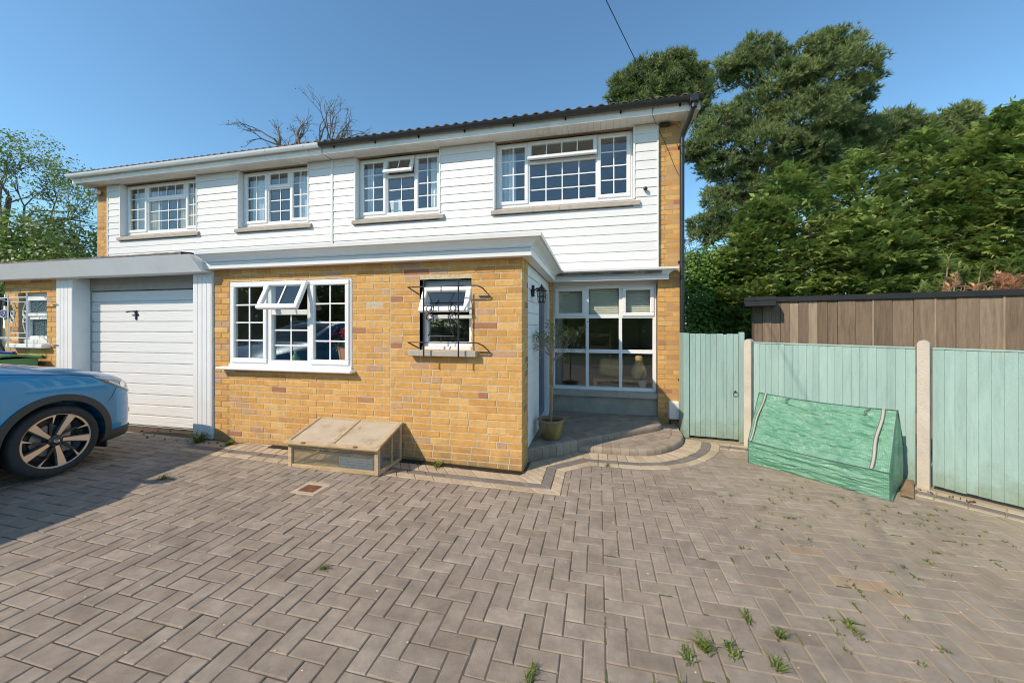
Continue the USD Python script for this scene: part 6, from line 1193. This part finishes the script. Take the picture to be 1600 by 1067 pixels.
LEY = [((4.95, 13.2, 0), 5.4, 1.55, 'low spreading conifer nearest the house, leftmost of the conifer row'), ((6.0, 13.6, 0), 6.55, 1.9, 'conifer in the row, second from the house'), ((8.2, 14.6, 0), 7.2, 2.0, 'conifer in the middle of the row behind the shed'),
       ((9.8, 14.3, 0), 7.6, 1.9, 'conifer right of the middle of the row, with drooping feathery tips'), ((10.5, 13.6, 0), 7.1, 1.8, 'conifer behind the tall feathery one at the right'), ((11.1, 13.2, 0), 7.55, 1.8, 'tall feathery conifer with a pointed top near the right edge'),
       ((11.0, 11.9, 0), 6.9, 1.7, 'conifer at the right edge of the picture'), ((7.2, 12.3, 0), 4.9, 1.7, 'shorter conifer in front of the row above the shed roof')]
for k, (b_, H, R_, l_) in enumerate(LEY): leylandii(l_, b_, H, R_, 50+k, 7600, z0=0.9, lean=rng.uniform(-0.2, 0.25))
def shrub(name, label, cat, blobs, n, m, seed, ln=0.07, wd=0.045, stems='bark', base=None, extra=None, up=0.5, group=None):
    r = np.random.default_rng(seed); B_ = P(blobs, float); base = base if base is not None else (*B_[:, :2].mean(0), 0); T = Thing(name, label, cat, base, 0.0, group)
    ls = [([P(base, float)+r.normal(0, 0.08, 3)*P([1, 1, 0]), (P(base)+b[:3])/2+r.normal(0, 0.1, 3), b[:3]+r.normal(0, 0.1, 3)], [0.03, 0.02, 0.006]) for b in B_ for _ in range(2)]
    for b in B_:
        for k in range(10): d = r.normal(size=3); d /= np.linalg.norm(d); ls.append(([b[:3], b[:3]+d*b[3]*0.5, b[:3]+d*b[3]*0.95], [0.012, 0.008, 0.003]))
    limbs(T, 'stems', ls, stems, 5)
    w_ = B_[:, 3]**2; i = r.choice(len(B_), n, p=w_/w_.sum()); d = r.normal(size=(n, 3)); d /= np.linalg.norm(d, axis=1, keepdims=True); rad = r.uniform(0.15, 1.0, n)**0.45
    sub = r.normal(size=(60, 3)); sub /= np.linalg.norm(sub, axis=1, keepdims=True); cl = (d@sub.T).max(1); c = B_[i, :3]+d*(rad*(0.6+0.45*cl))[:, None]*B_[i, 3:]
    put(T, 'leaves', [leaves(c, d+P([0, 0, up]), ln, wd, r)], m)
    for q in extra or []:
        nn = q[1]; i = r.choice(len(B_), nn, p=w_/w_.sum()); d = r.normal(size=(nn, 3)); d[:, 2] = np.abs(d[:, 2]); d /= np.linalg.norm(d, axis=1, keepdims=True); put(T, q[0], [leaves(B_[i, :3]+d*B_[i, 3:]*r.uniform(0.85, 1.1, (nn, 1)), d, q[3], q[4], r)], q[2], kind='stuff')
    return T
shrub('shrub', 'light green leafy shrub just behind the teal gate', 'shrub', [(3.07, 13.26, 3.34, 0.75), (3.75, 13.47, 3.41, 0.83), (4.57, 13.70, 2.51, 0.90), (3.15, 13.32, 2.36, 0.90), (4.05, 13.58, 1.61, 1.05), (3.30, 13.35, 1.31, 0.90), (4.80, 13.80, 1.46, 0.75)], 22000, 'bush_leaf', 70, 0.12, 0.075)
shrub('shrub', 'brownish sparse twiggy shrub between the downpipe and the conifers', 'shrub', [(3.2, 14.3, 4.1, 0.6), (3.4, 14.5, 3.4, 0.7), (3.0, 14.3, 4.6, 0.45)], 1500, 'dry_leaf', 71, 0.05, 0.03)
def rosette(label, pts, seed, m, name='shrub'):
    r = np.random.default_rng(seed); T = Thing(name, label, 'shrub', (*P(pts)[:, :2].mean(0), 0)); limbs(T, 'stems', [([P([q[0], q[1]+0.2, 1.2]), P(q)], [0.014, 0.008]) for q in pts], 'pale_bark', 5); out = []
    for q in pts:
        for k in range(26):
            a = r.uniform(0, 2*PI); e = r.uniform(0.1, 1.2); d = P([math.cos(a)*math.cos(e), math.sin(a)*math.cos(e), math.sin(e)]); L = r.uniform(0.11, 0.19); s = np.cross(d, [0, 0, 1.0]); s /= np.linalg.norm(s)+1e-9; o = P(q)-P([0, 0, r.uniform(0, 0.2)])
            out.append((P([o, o+d*L*0.5+s*L*0.13+P([0, 0, 0.01]), o+d*L-P([0, 0, L*0.15]), o+d*L*0.5-s*L*0.13+P([0, 0, 0.01])]), P([[0, 1, 2], [0, 2, 3]])))
    put(T, 'leaves', out, m)
r6 = np.random.default_rng(9)
rosette('coppery red shrub tips above the shed roof near the right edge', [(6.05+r6.uniform(0, 0.8), 7.8+r6.uniform(0, 0.35), 2.18+r6.uniform(0, 0.25)) for _ in range(9)]+[(5.75, 7.8, 2.22)], 72, 'red_leaf')
rosette('yellow-green long-leaved shrub above the shed roof beside the coppery shrub', [(6.0+r6.uniform(0, 1.3), 8.2+r6.uniform(0, 0.4), 2.35+r6.uniform(0, 0.5)) for _ in range(22)]+[(5.4, 7.9, 2.2), (5.5, 7.95, 2.25)], 73, 'yellow_leaf')
# trees behind the left house
r7 = np.random.default_rng(40); T = Thing('broadleaf_tree', 'open branching tree with sparse new leaves at the left edge, above the garage roof', 'tree', (-22.6, 10.2, 0)); br, tips = [], []
tr = [(-23.6, 10.0, 0), (-23.5, 10.05, 2.6), (-23.2, 10.1, 4.7)]; br.append((P(tr), P([0.22, 0.18, 0.15])))
for d, L, r0 in (((0.30, 0.1, 1.0), 2.0, 0.10), ((0.9, 0.25, 0.75), 1.9, 0.085), ((1.0, 0.3, 0.30), 2.0, 0.075), ((-0.2, 0, 1.0), 1.8, 0.085), ((1.0, 0.2, -0.02), 2.0, 0.06), ((0.7, -0.4, 0.8), 1.8, 0.07), ((0.6, 0.1, 0.5), 2.0, 0.07)): branching(tr[-1], d, L, r0, 5, r7, br, tips, (2, 4), 0.62, 0.03, 4, 0.70)
limbs(T, 'branches', br, 'bark', 5); tp = P([t[0] for t in tips]); i = r7.integers(0, len(tp), 7500); c = tp[i]+r7.normal(0, 0.13, (7500, 3)); put(T, 'leaves', [leaves(c, r7.normal(size=(7500, 3))+P([0, 0, 0.6]), 0.12, 0.06, r7)], 'tree_leaf')
shrub('broadleaf_tree', 'dense dark leafy tree behind the garage roof below the open tree', 'tree', [(-21.0, 10.5, 5.2, 1.0), (-20.2, 10.7, 4.6, 1.1), (-21.9, 10.4, 5.0, 1.1), (-19.6, 10.8, 4.0, 0.9), (-22.5, 10.4, 4.2, 1.2), (-20.9, 10.5, 3.8, 1.3), (-19.2, 11.0, 4.9, 0.5)], 5200, 'tree_leaf', 41, 0.16, 0.085)
shrub('elder_bush', 'leafy bush with cream flower clusters at the left edge', 'bush', [(-14.35, 6.36, 4.0, 0.52), (-13.85, 6.54, 3.65, 0.52), (-13.3, 6.62, 3.25, 0.5), (-14.45, 6.36, 3.35, 0.6), (-13.9, 6.45, 2.9, 0.7), (-14.9, 6.3, 3.0, 0.6)], 2600, 'bush_leaf', 42, 0.13, 0.065, extra=[('flowers', 260, 'cream_flower', 0.07, 0.07)])
r8 = np.random.default_rng(44); T = Thing('bare_tree', 'leafless dark tree showing above the roof of the left house', 'tree', (-16.6, 17.7, 0)); br, tips = [], []
tr = [(-15.9, 17.7, 0), (-15.9, 17.7, 6.0), (-15.8, 17.75, 9.4)]; br.append((P(tr), P([0.26, 0.22, 0.18])))
for d, L, r0 in (((-0.95, 0, 0.75), 2.0, 0.15), ((-0.45, 0.1, 0.9), 1.9, 0.15), ((0.45, 0, 0.9), 1.7, 0.14), ((1.0, 0, 0.60), 2.0, 0.14), ((0.05, -0.2, 1.0), 1.8, 0.16), ((-1.0, 0, 0.45), 2.1, 0.12), ((1.0, 0, 0.42), 2.0, 0.12), ((0.7, 0.2, 0.8), 1.8, 0.12)): branching(tr[-1], d, L, r0, 5, r8, br, tips, (2, 4), 0.62, 0.05, 4, 0.68, 0.66)
limbs(T, 'branches', br, 'bark', 5); tp = P([t[0] for t in tips]); i = r8.integers(0, len(tp), 260); put(T, 'leaves', [leaves(tp[i]+r8.normal(0, 0.07, (260, 3)), r8.normal(size=(260, 3)), 0.11, 0.06, r8)], 'tree_leaf')
# neighbour's gable at the left edge, and what faces the houses across the road
T = Thing('neighbouring_house', 'edge of a white gabled house with a dark bargeboard at the far left edge', 'house', (-18.7, 5.5, 0))
pol = Polygon([(-20.8, 0), (-16.65, 0), (-16.65, 4.75), (-18.7, 7.4), (-20.8, 4.75)]); e = extrude(pol, 0, 0.2)[0]; put(T, 'gable_wall', [(np.c_[e[0][:, 0], 6.9+e[0][:, 2], e[0][:, 1]], e[1])], 'white_paint'); put(T, 'side_wall', [box((-16.75, 2.5, 0), (-16.652, 6.9, 4.7))], 'white_paint'); put(T, 'front_gable', [(np.c_[e[0][:, 0], 2.3+e[0][:, 2], e[0][:, 1]], e[1])], 'white_paint')
for s_ in (1, -1):
    A_, B_ = P([-18.7, 7.5]), P([-18.7+s_*2.25, 4.58]); d = (B_-A_)/np.linalg.norm(B_-A_); n_ = P([-d[1], d[0]])*s_
    for yy in (7.10, 2.2):
        v = P([[*(q+n_*o), y] for q, o, y in ((A_, 0, yy), (B_, 0, yy), (B_, -0.2, yy), (A_, -0.2, yy), (A_, 0, yy+0.06), (B_, 0, yy+0.06), (B_, -0.2, yy+0.06), (A_, -0.2, yy+0.06))]); put(T, 'bargeboard', [(np.c_[v[:, 0], v[:, 2], v[:, 1]], BF)], 'black_plastic')
    put(T, 'roof', [quad((A_[0], 2.2, A_[1]+0.03), (B_[0], 2.2, B_[1]+0.03), (B_[0], 7.16, B_[1]+0.03), (A_[0], 7.16, A_[1]+0.03))], 'tile')
T = Thing('house_across_the_road', 'plain brick house across the road, behind the camera', 'house', (0, -26, 0)); put(T, 'wall', [box((-11, -30, 0), (9, -24, 4.8))], 'mortar_grey')
put(T, 'roof', [(P([[-11.3, -23.6, 4.7], [9.3, -23.6, 4.7], [9.3, -27, 7.0], [-11.3, -27, 7.0], [9.3, -30.4, 4.7], [-11.3, -30.4, 4.7]]), P([[0, 1, 2], [0, 2, 3], [3, 2, 4], [3, 4, 5]]))], 'tile')
for x in (-9, -5, -1, 3, 7):
    for z in (0.9, 3.1): put(T, 'window', [box((x-0.7, -23.98, z), (x+0.7, -23.94, z+1.1))], 'car_glass_dark')
shrub('hedge', 'clipped green hedge across the road, behind the camera', 'hedge', [(x, -11.0, z, 0.95) for x in np.arange(-14, 15, 1.2) for z in (0.8, 1.9)], 12000, 'bush_leaf', 80, 0.16, 0.10)
for k, (x, y, h) in enumerate(((-9, -20, 6.5), (-3.5, -22, 5.5), (2.5, -21, 6.5), (8, -22, 6.0))): shrub('broadleaf_tree', ('round tree across the road, far left behind the camera', 'round tree across the road, left behind the camera', 'round tree across the road, straight behind the camera', 'round tree across the road, right behind the camera')[k], 'tree', [(x+dx, y, h*0.55+dz, 1.9) for dx, dz in ((-1.4, 0), (1.4, 0.2), (0, 1.4), (0, -0.8))], 4200, 'tree_leaf', 90+k, 0.34, 0.2)
for k in range(7): shrub('broadleaf_tree', ('first', 'second', 'third', 'fourth', 'fifth', 'sixth', 'seventh')[k]+' tree of the line across the road, counted from the telegraph pole', 'tree', [(-14-5.2*k+dx, -14-1.2*k, 2.6+dz, 2.2) for dx, dz in ((-1.4, 0), (1.4, 0.2), (0, 1.5), (0, -0.9))], 3600, 'tree_leaf', 120+k, 0.40, 0.26, group='line of trees across the road')
